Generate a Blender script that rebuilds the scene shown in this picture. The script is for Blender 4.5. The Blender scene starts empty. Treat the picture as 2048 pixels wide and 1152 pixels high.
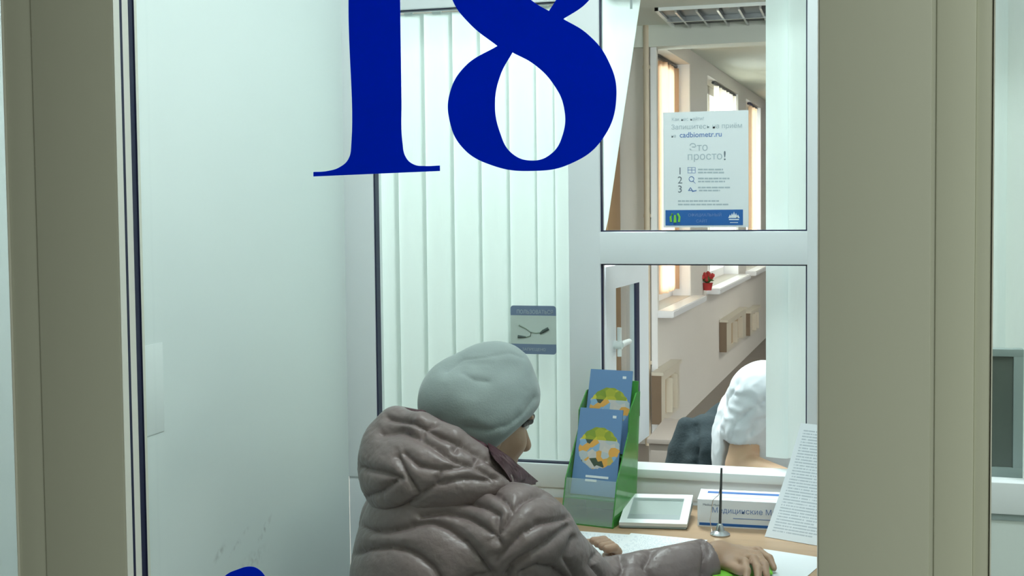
import bpy, bmesh, math, random
import numpy as np
from mathutils import Vector, Matrix, noise
random.seed(7)
C = bpy.context.scene.collection
# ------------------------------------------------------------------ camera, world, lights
FPX = 2400.0; CAMZ = 1.5
YAW = math.radians(15.7); PITCH = math.radians(2.7); ROLL = math.radians(0.6)
cam_d = bpy.data.cameras.new('camera'); cam = bpy.data.objects.new('camera', cam_d); C.objects.link(cam)
cam_d.sensor_width = 36; cam_d.lens = FPX/2048*36; cam_d.shift_y = -58/2048; cam_d.clip_start = .05
cam.location = (0, 0, CAMZ)
ROT = Matrix.Rotation(YAW, 3, 'Z') @ Matrix.Rotation(math.pi/2-PITCH, 3, 'X') @ Matrix.Rotation(-ROLL, 3, 'Z')
cam.rotation_euler = ROT.to_euler()
bpy.context.scene.camera = cam
vs = bpy.context.scene.view_settings
vs.view_transform = 'Standard'; vs.look = 'None'; vs.exposure = 0.16; vs.gamma = 1; vs.use_curve_mapping = False
cy = bpy.context.scene.cycles
cy.max_bounces = 10; cy.transparent_max_bounces = 16; cy.caustics_reflective = False; cy.caustics_refractive = False
world = bpy.data.worlds.new('sky'); bpy.context.scene.world = world; world.use_nodes = True
world.node_tree.nodes['Background'].inputs[0].default_value = (.95, .97, 1, 1)
world.node_tree.nodes['Background'].inputs[1].default_value = 9

def area(name, loc, sx, sy, power, col, rot=(0, 0, 0)):
    l = bpy.data.lights.new(name, 'AREA'); l.shape = 'RECTANGLE'; l.size = sx; l.size_y = sy; l.energy = power; l.color = col
    o = bpy.data.objects.new(name, l); C.objects.link(o); o.location = loc; o.rotation_euler = rot; return o
COOL = (.91, 1.0, 1.02)
area('booth_lamp', (-.12, 1.80, 3.02), .8, .6, 25, COOL)
area('right_booth_lamp', (.9, 1.9, 3.02), .6, .6, 20, COOL)
area('hall_lamp', (1.35, -.6, 3.02), .6, .6, 39, (.93, 1, .87))
area('office_blind_backlight', (-.85, 3.85, 2.5), .6, .6, 56, COOL)  # unseen light added on the office side to backlight the blinds
area('office_lamp_middle', (1.4, 5.2, 2.45), 1.1, .55, 44, (.97, .98, .95))
area('office_lamp_far', (1.3, 10.5, 2.45), 1.1, .55, 36, (1, .97, .9))

# ------------------------------------------------------------------ pixel geometry
def ray(px, py):
    return (ROT @ Vector(((px-1024)/FPX, -(py-518)/FPX, -1))).normalized()
O0 = Vector((0, 0, CAMZ))
def aty(px, py, Y):
    d = ray(px, py); return O0 + d*(Y/d.y)
def atz(px, py, Z):
    d = ray(px, py); return O0 + d*((Z-CAMZ)/d.z)
def atx(px, py, X):
    d = ray(px, py); return O0 + d*(X/d.x)
RI = np.array(ROT.transposed())
def proj(P):
    P = np.asarray(P, float) - np.array([0, 0, CAMZ]); c = P @ RI.T
    return np.stack([1024 + FPX*c[..., 0]/-c[..., 2], 518 - FPX*c[..., 1]/-c[..., 2]], -1)

# ------------------------------------------------------------------ materials
def mat(name, col, rough=.5, bump=0, bscale=60, var=0, vscale=8, metal=0, spec=.5, trans=0, sheen=0, subs=0, stretch=None):
    m = bpy.data.materials.new(name); m.use_nodes = True; nt = m.node_tree; b = nt.nodes['Principled BSDF']
    b.inputs['Base Color'].default_value = (*col, 1); b.inputs['Roughness'].default_value = rough
    b.inputs['Metallic'].default_value = metal; b.inputs['Specular IOR Level'].default_value = spec
    b.inputs['Transmission Weight'].default_value = trans
    if sheen: b.inputs['Sheen Weight'].default_value = sheen; b.inputs['Sheen Roughness'].default_value = .4
    if subs: b.inputs['Subsurface Weight'].default_value = subs; b.inputs['Subsurface Radius'].default_value = (.02, .008, .004); b.inputs['Subsurface Scale'].default_value = .5
    tc = nt.nodes.new('ShaderNodeTexCoord'); vec = tc.outputs['Object']
    if stretch:
        mp = nt.nodes.new('ShaderNodeMapping'); mp.inputs['Scale'].default_value = stretch
        nt.links.new(vec, mp.inputs[0]); vec = mp.outputs[0]
    if var:
        n = nt.nodes.new('ShaderNodeTexNoise'); n.inputs['Scale'].default_value = vscale; n.inputs['Detail'].default_value = 4
        nt.links.new(vec, n.inputs['Vector'])
        mx = nt.nodes.new('ShaderNodeMix'); mx.data_type = 'RGBA'
        mx.inputs[6].default_value = (*[c*(1-var) for c in col], 1); mx.inputs[7].default_value = (*[min(1, c*(1+var)) for c in col], 1)
        nt.links.new(n.outputs['Fac'], mx.inputs[0]); nt.links.new(mx.outputs[2], b.inputs['Base Color'])
    if bump:
        n = nt.nodes.new('ShaderNodeTexNoise'); n.inputs['Scale'].default_value = bscale; n.inputs['Detail'].default_value = 5
        nt.links.new(vec, n.inputs['Vector'])
        bp = nt.nodes.new('ShaderNodeBump'); bp.inputs['Strength'].default_value = bump; bp.inputs['Distance'].default_value = .01
        nt.links.new(n.outputs['Fac'], bp.inputs['Height']); nt.links.new(bp.outputs[0], b.inputs['Normal'])
    return m
M = {}
M['pvc'] = mat('white_pvc', (.80, .83, .86), .35, var=.02, vscale=3)
M['post'] = mat('beige_grey_profile', (.68, .69, .60), .42, var=.03, vscale=2, stretch=(1, 1, .2))
M['post_b'] = mat('beige_profile', (.73, .74, .63), .42, var=.03, vscale=2, stretch=(1, 1, .2))
M['bead'] = mat('glazing_bead', (.80, .80, .74), .3, var=.02)
M['gasket'] = mat('dark_gasket', (.008, .012, .05), .5, var=.1)
M['wall'] = mat('white_panel', (.74, .80, .79), .55, bump=.03, bscale=90, var=.03, vscale=2.5)
M['owall'] = mat('office_wall', (.66, .63, .58), .8, bump=.05, bscale=60, var=.04, vscale=3)
M['ceil'] = mat('ceiling_paint', (.66, .70, .64), .85, var=.03, vscale=3)
M['ofloor'] = mat('brown_linoleum', (.20, .17, .145), .45, var=.12, vscale=5)
M['hfloor'] = mat('hall_tile', (.42, .42, .38), .35, var=.1, vscale=6)
M['sill'] = mat('sill_white', (.85, .86, .87), .3, var=.02)
M['tan'] = mat('tan_pipe', (.58, .50, .38), .5, var=.05)
M['brown'] = mat('brown_board', (.36, .22, .11), .6, var=.15, stretch=(8, 8, 1))
M['coat'] = mat('quilted_nylon', (.20, .152, .148), .40, bump=.45, bscale=26, var=.12, vscale=18, spec=.5)
M['maroon'] = mat('maroon_lining', (.055, .014, .022), .5, bump=.15, bscale=80, var=.1)
M['felt'] = mat('grey_felt', (.29, .34, .335), .95, bump=.10, bscale=320, var=.07, vscale=30, sheen=.35)
M['skin'] = mat('skin', (.44, .28, .19), .5, bump=.06, bscale=120, var=.1, vscale=30, subs=.15)
M['skin_pale'] = mat('pale_skin', (.60, .40, .26), .5, bump=.05, bscale=120, var=.07, vscale=30, subs=.15)
M['hair'] = mat('dark_grey_hair', (.055, .05, .048), .5, bump=.5, bscale=150, stretch=(1, 1, .1))
M['trouser'] = mat('dark_cloth', (.03, .032, .04), .85, bump=.1, bscale=200, var=.1)
M['jacket'] = mat('dark_teal_wool', (.020, .034, .040), .9, bump=.2, bscale=150, var=.15, vscale=20)
M['tee'] = mat('white_cotton', (.66, .71, .75), .85, bump=.12, bscale=22, var=.03, vscale=12)
M['black'] = mat('black_plastic', (.02, .022, .025), .4, bump=.02, var=.1)
M['green'] = mat('green_acrylic', (.07, .33, .05), .2, var=.12, vscale=20, spec=.6)
M['paper'] = mat('white_paper', (.78, .82, .85), .7, bump=.03, bscale=20, var=.015)
M['box'] = mat('white_card', (.80, .85, .90), .5, var=.02)
M['boxblue'] = mat('blue_print', (.02, .13, .42), .5, var=.08, vscale=40)
M['ink'] = mat('grey_ink', (.16, .20, .24), .6, var=.1)
M['inkl'] = mat('pale_ink', (.42, .50, .55), .6, var=.1)
M['inkb'] = mat('blue_ink', (.16, .26, .52), .6, var=.1)
M['white'] = mat('white_plastic', (.82, .87, .87), .3, var=.02)
M['glasspanel'] = mat('grey_green_screen', (.36, .43, .41), .18, var=.08, vscale=12)
M['metal'] = mat('brushed_steel', (.62, .62, .64), .22, metal=1, bump=.03, var=.1)
M['dmetal'] = mat('dark_metal', (.08, .085, .09), .4, metal=.7, var=.1)
M['lime'] = mat('lime_plastic', (.22, .62, .06), .35, var=.1, vscale=30)
M['steelblue'] = mat('slate_blue_print', (.16, .22, .33), .55, var=.1, vscale=30)
M['signfield'] = mat('pale_green_print', (.52, .60, .56), .5, var=.06, vscale=40)
M['signdark'] = mat('dark_print', (.06, .09, .085), .5, var=.1)
M['signmid'] = mat('olive_print', (.25, .32, .26), .5, var=.1)
M['red'] = mat('red_petals', (.45, .03, .03), .6, var=.2, vscale=60)
M['leaf'] = mat('leaf', (.05, .14, .03), .5, var=.2, vscale=40)
M['radiator'] = mat('cream_enamel', (.62, .57, .47), .4, var=.04)
M['frame_tan'] = mat('tan_wood', (.44, .33, .21), .6, var=.12, vscale=12, stretch=(6, 6, 1))
M['greyplastic'] = mat('grey_plastic', (.28, .34, .34), .45, var=.05)
M['screen'] = mat('dark_screen', (.10, .12, .11), .2, var=.2, vscale=6)

def m_glass(name, tint=(1, 1, 1), r=.0):
    m = bpy.data.materials.new(name); m.use_nodes = True; nt = m.node_tree; nt.nodes.remove(nt.nodes['Principled BSDF'])
    out = nt.nodes['Material Output']; t = nt.nodes.new('ShaderNodeBsdfTransparent'); t.inputs[0].default_value = (*tint, 1)
    g = nt.nodes.new('ShaderNodeBsdfGlossy'); g.inputs['Roughness'].default_value = .02
    f = nt.nodes.new('ShaderNodeFresnel'); f.inputs[0].default_value = 1.3
    mx = nt.nodes.new('ShaderNodeMixShader')
    ge = nt.nodes.new('ShaderNodeNewGeometry'); fr = nt.nodes.new('ShaderNodeMath'); fr.operation = 'SUBTRACT'; fr.inputs[0].default_value = 1; nt.links.new(ge.outputs['Backfacing'], fr.inputs[1])
    fm = nt.nodes.new('ShaderNodeMath'); fm.operation = 'MULTIPLY'; nt.links.new(fr.outputs[0], fm.inputs[0]); nt.links.new(f.outputs[0], fm.inputs[1])
    nt.links.new(fm.outputs[0], mx.inputs[0]); nt.links.new(t.outputs[0], mx.inputs[1]); nt.links.new(g.outputs[0], mx.inputs[2])
    nt.links.new(mx.outputs[0], out.inputs[0]); return m
M['glass'] = m_glass('clear_glass', (.975, .99, .98))
def m_desk():
    m = mat('wood_laminate', (.43, .28, .165), .4, bump=.03, bscale=40, var=.14, vscale=6, stretch=(1, 12, 1)); return m
M['desk'] = m_desk(); M['taupe'] = mat('taupe_board', (.30, .26, .23), .6, var=.05); M['darktan'] = mat('dark_tan_wood', (.20, .14, .09), .6, var=.12, vscale=12)
def m_clear(name, tint, op):
    m = bpy.data.materials.new(name); m.use_nodes = True; nt = m.node_tree; b = nt.nodes['Principled BSDF']
    b.inputs['Base Color'].default_value = (*tint, 1); b.inputs['Roughness'].default_value = .12
    n = nt.nodes.new('ShaderNodeTexNoise'); n.inputs['Scale'].default_value = 14
    mr = nt.nodes.new('ShaderNodeMapRange'); mr.inputs[3].default_value = op*.8; mr.inputs[4].default_value = min(1, op*1.2)
    nt.links.new(n.outputs['Fac'], mr.inputs[0]); nt.links.new(mr.outputs[0], b.inputs['Alpha']); return m
M['gclear'] = m_clear('green_tinted_acrylic', (.07, .32, .06), .75)
M['cclear'] = m_clear('clear_acrylic', (.62, .72, .68), .22)
def m_curtain(name, col, tw):
    m = bpy.data.materials.new(name); m.use_nodes = True; nt = m.node_tree; nt.nodes.remove(nt.nodes['Principled BSDF'])
    out = nt.nodes['Material Output']; d = nt.nodes.new('ShaderNodeBsdfDiffuse'); t = nt.nodes.new('ShaderNodeBsdfTranslucent')
    n = nt.nodes.new('ShaderNodeTexNoise'); n.inputs['Scale'].default_value = 30
    r = nt.nodes.new('ShaderNodeMix'); r.data_type = 'RGBA'; r.inputs[6].default_value = (*[c*.92 for c in col], 1); r.inputs[7].default_value = (*col, 1)
    nt.links.new(n.outputs['Fac'], r.inputs[0]); nt.links.new(r.outputs[2], d.inputs[0]); nt.links.new(r.outputs[2], t.inputs[0])
    mx = nt.nodes.new('ShaderNodeMixShader'); mx.inputs[0].default_value = tw
    nt.links.new(d.outputs[0], mx.inputs[1]); nt.links.new(t.outputs[0], mx.inputs[2]); nt.links.new(mx.outputs[0], out.inputs[0]); return m
M['slat'] = m_curtain('blind_fabric', (.90, .95, .94), .55)
M['blue'] = m_curtain('blue_vinyl', (.0, .045, .97), .3)
M['sash_glass'] = m_glass('sash_glass', (.96, .98, .97)); M['sash_glass'].node_tree.nodes['Fresnel'].inputs[0].default_value = 1.55
M['curtain'] = m_curtain('peach_curtain', (.90, .66, .46), .8)
M['curtain_pale'] = m_curtain('cream_curtain', (.95, .88, .76), .85)

def m_print(name, base, ink, rows, x0=.08, x1=.92, y0=.05, y1=.95, dens=.45, cs=60):
    """sheet with rows of small print, in the sheet's own UV space"""
    m = mat(name, base, .55); nt = m.node_tree; b = nt.nodes['Principled BSDF']
    def math_(op, a, c=None):
        n = nt.nodes.new('ShaderNodeMath'); n.operation = op
        for i, v in enumerate((a, c)):
            if v is None: continue
            if isinstance(v, (int, float)): n.inputs[i].default_value = v
            else: nt.links.new(v, n.inputs[i])
        return n.outputs[0]
    uv = nt.nodes.new('ShaderNodeUVMap'); sp = nt.nodes.new('ShaderNodeSeparateXYZ'); nt.links.new(uv.outputs[0], sp.inputs[0])
    u, v = sp.outputs[0], sp.outputs[1]
    vr = math_('MULTIPLY', v, rows); fr = math_('FRACT', vr); row = math_('FLOOR', vr)
    line = math_('MULTIPLY', math_('GREATER_THAN', fr, .3), math_('LESS_THAN', fr, .75))
    cb = nt.nodes.new('ShaderNodeCombineXYZ'); nt.links.new(math_('MULTIPLY', u, cs), cb.inputs[0]); nt.links.new(math_('MULTIPLY', row, 7.31), cb.inputs[1])
    nz = nt.nodes.new('ShaderNodeTexNoise'); nz.inputs['Scale'].default_value = 1; nz.inputs['Detail'].default_value = 1; nt.links.new(cb.outputs[0], nz.inputs['Vector'])
    w = math_('GREATER_THAN', nz.outputs['Fac'], dens)
    wn = nt.nodes.new('ShaderNodeTexWhiteNoise'); wn.noise_dimensions = '1D'; nt.links.new(row, wn.inputs['W'])
    end = math_('SUBTRACT', x1, math_('MULTIPLY', math_('MULTIPLY', wn.outputs[0], wn.outputs[0]), .35))
    k = math_('MULTIPLY', math_('MULTIPLY', line, w), math_('MULTIPLY', math_('GREATER_THAN', u, x0), math_('LESS_THAN', u, end)))
    k = math_('MULTIPLY', k, math_('MULTIPLY', math_('GREATER_THAN', v, y0), math_('LESS_THAN', v, y1)))
    mx = nt.nodes.new('ShaderNodeMix'); mx.data_type = 'RGBA'; mx.inputs[6].default_value = (*base, 1); mx.inputs[7].default_value = (*ink, 1)
    nt.links.new(k, mx.inputs[0]); nt.links.new(mx.outputs[2], b.inputs['Base Color']); return m
M['printed'] = m_print('printed_sheet', (.80, .84, .89), (.50, .56, .62), 40, dens=.40)
M['form'] = m_print('printed_form', (.86, .89, .91), (.62, .68, .74), 26, dens=.5)

def m_brochure():
    m = mat('blue_brochure_print', (.10, .22, .48), .35); nt = m.node_tree; b = nt.nodes['Principled BSDF']
    uv = nt.nodes.new('ShaderNodeUVMap'); mp = nt.nodes.new('ShaderNodeMapping'); nt.links.new(uv.outputs[0], mp.inputs[0])
    mp.inputs['Location'].default_value = (-.52, -1.06, 0); mp.inputs['Scale'].default_value = (1, 1.95, 1)
    ln = nt.nodes.new('ShaderNodeVectorMath'); ln.operation = 'LENGTH'; nt.links.new(mp.outputs[0], ln.inputs[0])
    nz = nt.nodes.new('ShaderNodeTexNoise'); nz.inputs['Scale'].default_value = 5; nt.links.new(mp.outputs[0], nz.inputs['Vector'])
    a = nt.nodes.new('ShaderNodeMath'); a.operation = 'MULTIPLY_ADD'; a.inputs[1].default_value = .16; nt.links.new(nz.outputs[0], a.inputs[0]); nt.links.new(ln.outputs['Value'], a.inputs[2])
    ls = nt.nodes.new('ShaderNodeMath'); ls.operation = 'LESS_THAN'; ls.inputs[1].default_value = .54; nt.links.new(a.outputs[0], ls.inputs[0])
    vo = nt.nodes.new('ShaderNodeTexVoronoi'); vo.inputs['Scale'].default_value = 6.5; nt.links.new(mp.outputs[0], vo.inputs['Vector'])
    sp = nt.nodes.new('ShaderNodeSeparateColor'); nt.links.new(vo.outputs['Color'], sp.inputs[0])
    # top of the picture yellow-green, the rest orange, cream, dark green and light blue
    sy = nt.nodes.new('ShaderNodeSeparateXYZ'); nt.links.new(mp.outputs[0], sy.inputs[0])
    r1 = nt.nodes.new('ShaderNodeValToRGB'); r1.color_ramp.interpolation = 'CONSTANT'
    cols = [(0, (.60, .55, .50)), (.2, (.75, .38, .08)), (.38, (.55, .52, .50)), (.5, (.05, .08, .05)), (.6, (.25, .42, .60)), (.75, (.55, .40, .10)), (.88, (.45, .50, .52))]
    while len(r1.color_ramp.elements) < len(cols): r1.color_ramp.elements.new(.5)
    for e, (p, c) in zip(r1.color_ramp.elements, cols): e.position = p; e.color = (*c, 1)
    nt.links.new(sp.outputs[0], r1.inputs[0])
    r2 = nt.nodes.new('ShaderNodeValToRGB'); r2.color_ramp.elements[0].color = (.18, .28, .03, 1); r2.color_ramp.elements[1].color = (.85, .68, .05, 1)
    nt.links.new(sp.outputs[1], r2.inputs[0])
    gt = nt.nodes.new('ShaderNodeMath'); gt.operation = 'GREATER_THAN'; gt.inputs[1].default_value = .18; nt.links.new(sy.outputs[1], gt.inputs[0])
    m1 = nt.nodes.new('ShaderNodeMix'); m1.data_type = 'RGBA'; nt.links.new(gt.outputs[0], m1.inputs[0]); nt.links.new(r1.outputs[0], m1.inputs[6]); nt.links.new(r2.outputs[0], m1.inputs[7])
    m2 = nt.nodes.new('ShaderNodeMix'); m2.data_type = 'RGBA'; m2.inputs[6].default_value = (.13, .25, .46, 1)
    nt.links.new(ls.outputs[0], m2.inputs[0]); nt.links.new(m1.outputs[2], m2.inputs[7]); nt.links.new(m2.outputs[2], b.inputs['Base Color']); return m
M['brochure'] = m_brochure()

def m_scuffed():
    m = mat('white_panel_scuffed', (.72, .79, .78), .5, var=.03, vscale=2.5); nt = m.node_tree; b = nt.nodes['Principled BSDF']
    src = b.inputs['Base Color'].links[0].from_socket
    g = nt.nodes.new('ShaderNodeTexCoord'); out = src
    for (y, z, ang, sy, sz, st) in SCUFFS:
        mp = nt.nodes.new('ShaderNodeMapping'); mp.vector_type = 'TEXTURE'
        mp.inputs['Location'].default_value = (-1.27, y, z); mp.inputs['Rotation'].default_value = (ang, 0, 0); mp.inputs['Scale'].default_value = (1, sy, sz)
        nt.links.new(g.outputs['Object'], mp.inputs[0])
        sx = nt.nodes.new('ShaderNodeVectorMath'); sx.operation = 'MULTIPLY'; sx.inputs[1].default_value = (0, 1, 1); nt.links.new(mp.outputs[0], sx.inputs[0])
        ln = nt.nodes.new('ShaderNodeVectorMath'); ln.operation = 'LENGTH'; nt.links.new(sx.outputs[0], ln.inputs[0])
        mr = nt.nodes.new('ShaderNodeMapRange'); mr.inputs[1].default_value = 1; mr.inputs[2].default_value = 0; mr.inputs[3].default_value = 0; mr.inputs[4].default_value = 1
        nt.links.new(ln.outputs['Value'], mr.inputs[0])
        nz = nt.nodes.new('ShaderNodeTexNoise'); nz.inputs['Scale'].default_value = 70; nt.links.new(g.outputs['Object'], nz.inputs['Vector'])
        nr = nt.nodes.new('ShaderNodeMapRange'); nr.inputs[1].default_value = .45; nr.inputs[2].default_value = .65; nt.links.new(nz.outputs[0], nr.inputs[0])
        mu = nt.nodes.new('ShaderNodeMath'); mu.operation = 'MULTIPLY'; nt.links.new(mr.outputs[0], mu.inputs[0]); nt.links.new(nr.outputs[0], mu.inputs[1])
        m3 = nt.nodes.new('ShaderNodeMath'); m3.operation = 'MULTIPLY'; m3.inputs[1].default_value = st; nt.links.new(mu.outputs[0], m3.inputs[0])
        mx = nt.nodes.new('ShaderNodeMix'); mx.data_type = 'RGBA'; mx.inputs[7].default_value = (.28, .30, .28, 1)
        nt.links.new(m3.outputs[0], mx.inputs[0]); nt.links.new(out, mx.inputs[6]); out = mx.outputs[2]
    nt.links.new(out, b.inputs['Base Color']); return m

# ------------------------------------------------------------------ mesh helpers
def link_mesh(name, me, m, parent=None, smooth=False):
    o = bpy.data.objects.new(name, me); C.objects.link(o)
    if m: me.materials.append(m)
    if parent is not None: setp(o, parent)
    if smooth:
        me.polygons.foreach_set('use_smooth', [True]*len(me.polygons))
    return o
def setp(o, parent):
    bpy.context.view_layer.update()
    o.parent = parent; o.matrix_parent_inverse = parent.matrix_world.inverted()
def tag(o, label=None, cat=None, group=None, kind=None):
    if label: o['label'] = label
    if cat: o['category'] = cat
    if group: o['group'] = group
    if kind: o['kind'] = kind
    return o
def thing(name, loc, label=None, cat=None, group=None, kind=None):
    o = bpy.data.objects.new(name, None); C.objects.link(o); o.location = loc; o.empty_display_size = .05
    return tag(o, label, cat, group, kind)
def add_box(bm, lo, hi, bev=0):
    lo = Vector(lo); hi = Vector(hi); c = (lo+hi)/2; s = hi-lo
    r = bmesh.ops.create_cube(bm, size=1)
    for v in r['verts']: v.co = Vector((v.co.x*s.x, v.co.y*s.y, v.co.z*s.z)) + c
    if bev:
        es = list({e for v in r['verts'] for e in v.link_edges})
        bmesh.ops.bevel(bm, geom=es, offset=bev, segments=2, affect='EDGES', profile=.6)
def add_prism(bm, pts, d):
    """polygon pts (3-D) extruded by the vector d"""
    a = [bm.verts.new(p) for p in pts]; b = [bm.verts.new(Vector(p)+Vector(d)) for p in pts]; n = len(pts)
    bm.faces.new(a[::-1]); bm.faces.new(b)
    for i in range(n): bm.faces.new((a[i], a[(i+1) % n], b[(i+1) % n], b[i]))
def add_tube(bm, pts, r, seg=10):
    pts = [Vector(p) for p in pts]; rs = r if isinstance(r, (list, tuple)) else [r]*len(pts); rings = []
    for i, p in enumerate(pts):
        t = (pts[min(i+1, len(pts)-1)]-pts[max(i-1, 0)]).normalized()
        u = t.cross(Vector((0, 0, 1)) if abs(t.z) < .9 else Vector((1, 0, 0))).normalized(); w = t.cross(u)
        rings.append([bm.verts.new(p+(u*math.cos(a)+w*math.sin(a))*rs[i]) for a in [2*math.pi*k/seg for k in range(seg)]])
    for a, b in zip(rings, rings[1:]):
        for k in range(seg): bm.faces.new((a[k], a[(k+1) % seg], b[(k+1) % seg], b[k]))
    bm.faces.new(rings[0][::-1]); bm.faces.new(rings[-1])
def add_lathe(bm, c, prof, seg=32):
    rings = [[bm.verts.new((c[0]+r*math.cos(2*math.pi*k/seg), c[1]+r*math.sin(2*math.pi*k/seg), c[2]+z)) for k in range(seg)] for r, z in prof]
    for a, b in zip(rings, rings[1:]):
        for k in range(seg): bm.faces.new((a[k], a[(k+1) % seg], b[(k+1) % seg], b[k]))
    bm.faces.new(rings[0][::-1]); bm.faces.new(rings[-1])
def fin(name, bm, m, parent=None, smooth=False, sharp=None):
    bmesh.ops.recalc_face_normals(bm, faces=bm.faces)
    me = bpy.data.meshes.new(name); bm.to_mesh(me); bm.free()
    o = link_mesh(name, me, m, parent, smooth)
    if smooth:
        try: me.set_sharp_from_angle(angle=math.radians(sharp or 40))
        except Exception: pass
    return o
def boxobj(name, lo, hi, m, parent=None, bev=0):
    bm = bmesh.new(); add_box(bm, lo, hi, bev); return fin(name, bm, m, parent, smooth=bev > 0)
def quad_uv(name, p00, p10, p11, p01, m, parent=None, th=.0006, nx=1, ny=1, bend=None):
    """thin sheet with UVs; front face at the given corners"""
    p00, p10, p11, p01 = map(Vector, (p00, p10, p11, p01)); nrm = (p10-p00).cross(p01-p00).normalized()
    bm = bmesh.new(); uvl = bm.loops.layers.uv.new('UVMap'); g = {}
    for side in (0, 1):
        for i in range(nx+1):
            for j in range(ny+1):
                u, v = i/nx, j/ny
                p = (p00*(1-u)+p10*u)*(1-v)+(p01*(1-u)+p11*u)*v - nrm*th*side
                if bend: p = p + nrm*bend(u, v)
                g[side, i, j] = bm.verts.new(p)
    def face(keys):
        f = bm.faces.new([g[k] for k in keys])
        for l, k in zip(f.loops, keys): l[uvl].uv = (k[1]/nx, k[2]/ny)
    for i in range(nx):
        for j in range(ny):
            face([(0, i, j), (0, i+1, j), (0, i+1, j+1), (0, i, j+1)]); face([(1, i, j), (1, i, j+1), (1, i+1, j+1), (1, i+1, j)])
    for i in range(nx): face([(0, i+1, 0), (0, i, 0), (1, i, 0), (1, i+1, 0)]); face([(0, i, ny), (0, i+1, ny), (1, i+1, ny), (1, i, ny)])
    for j in range(ny): face([(0, 0, j), (0, 0, j+1), (1, 0, j+1), (1, 0, j)]); face([(0, nx, j+1), (0, nx, j), (1, nx, j), (1, nx, j+1)])
    me = bpy.data.meshes.new(name); bm.to_mesh(me); bm.free()
    return link_mesh(name, me, m, parent, smooth=False)
def curve_mesh(splines, ext=.0004):
    """closed cubic splines (lists of 2-D points, 'c' marks corner) -> mesh in XY"""
    cu = bpy.data.curves.new('t', 'CURVE'); cu.dimensions = '2D'; cu.fill_mode = 'BOTH'; cu.extrude = ext; cu.resolution_u = 10
    for pts in splines:
        s = cu.splines.new('BEZIER'); s.bezier_points.add(len(pts)-1); s.use_cyclic_u = True
        for b, p in zip(s.bezier_points, pts):
            b.co = (p[0], p[1], 0); h = 'VECTOR' if len(p) > 2 else 'AUTO'; b.handle_left_type = b.handle_right_type = h
    o = bpy.data.objects.new('t', cu); C.objects.link(o)
    dg = bpy.context.evaluated_depsgraph_get(); dg.update()
    me = bpy.data.meshes.new_from_object(o.evaluated_get(dg)); bpy.data.objects.remove(o); bpy.data.curves.remove(cu); return me
def text_mesh(s, size, ext=.0002, align='LEFT', off=0):
    cu = bpy.data.curves.new('t', 'FONT'); cu.body = s; cu.size = size; cu.extrude = ext; cu.align_x = align; cu.offset = off; cu.resolution_u = 3
    o = bpy.data.objects.new('t', cu); C.objects.link(o)
    dg = bpy.context.evaluated_depsgraph_get(); dg.update()
    me = bpy.data.meshes.new_from_object(o.evaluated_get(dg)); bpy.data.objects.remove(o); bpy.data.curves.remove(cu); return me
def merge_meshes(lst):
    bm = bmesh.new()
    for me, mx in lst:
        k = len(bm.verts); bm.from_mesh(me); bm.verts.ensure_lookup_table()
        for v in bm.verts[k:]: v.co = mx @ v.co
    return bm

# ------------------------------------------------------------------ implicit surfaces (smooth bodies and cloth)
def ell(c, rad, rot=None):
    c = np.array(c, np.float32); rad = np.array(rad, np.float32); R = None if rot is None else np.array(rot, np.float32)
    def f(P):
        q = P-c
        if R is not None: q = q @ R          # columns of R are the local axes
        k0 = np.linalg.norm(q/rad, axis=-1); k1 = np.linalg.norm(q/(rad*rad), axis=-1)
        return k0*(k0-1)/np.maximum(k1, 1e-6)
    return f
def cap(a, b, ra, rb):
    a = np.array(a, np.float32); b = np.array(b, np.float32); ab = b-a; L = float(ab @ ab)+1e-9
    def f(P):
        t = np.clip(((P-a) @ ab)/L, 0, 1); return np.linalg.norm(P-a-t[..., None]*ab, axis=-1)-(ra+(rb-ra)*t)
    return f
def chain(pts, rs):
    fs = [cap(pts[i], pts[i+1], rs[i], rs[i+1]) for i in range(len(pts)-1)]
    def f(P):
        d = fs[0](P)
        for g in fs[1:]: d = smin(d, g(P), .006)
        return d
    return f
def half(c, n):                               # solid below the plane through c with normal n
    c = np.array(c, np.float32); n = np.array(n, np.float32)
    return lambda P: (P-c) @ n
def smin(a, b, k):
    h = np.clip(.5+.5*(b-a)/k, 0, 1); return b+(a-b)*h-k*h*(1-h)
def union(fs, k):
    def f(P):
        d = fs[0](P)
        for g in fs[1:]:
            kk = k
            if isinstance(g, tuple): g, kk = g
            d = smin(d, g(P), kk)
        return d
    return f
def inter(f, g, k=.004): return lambda P: -smin(-f(P), -g(P), k)
def sub(f, g, k=.004): return lambda P: -smin(-f(P), g(P), k)
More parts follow.
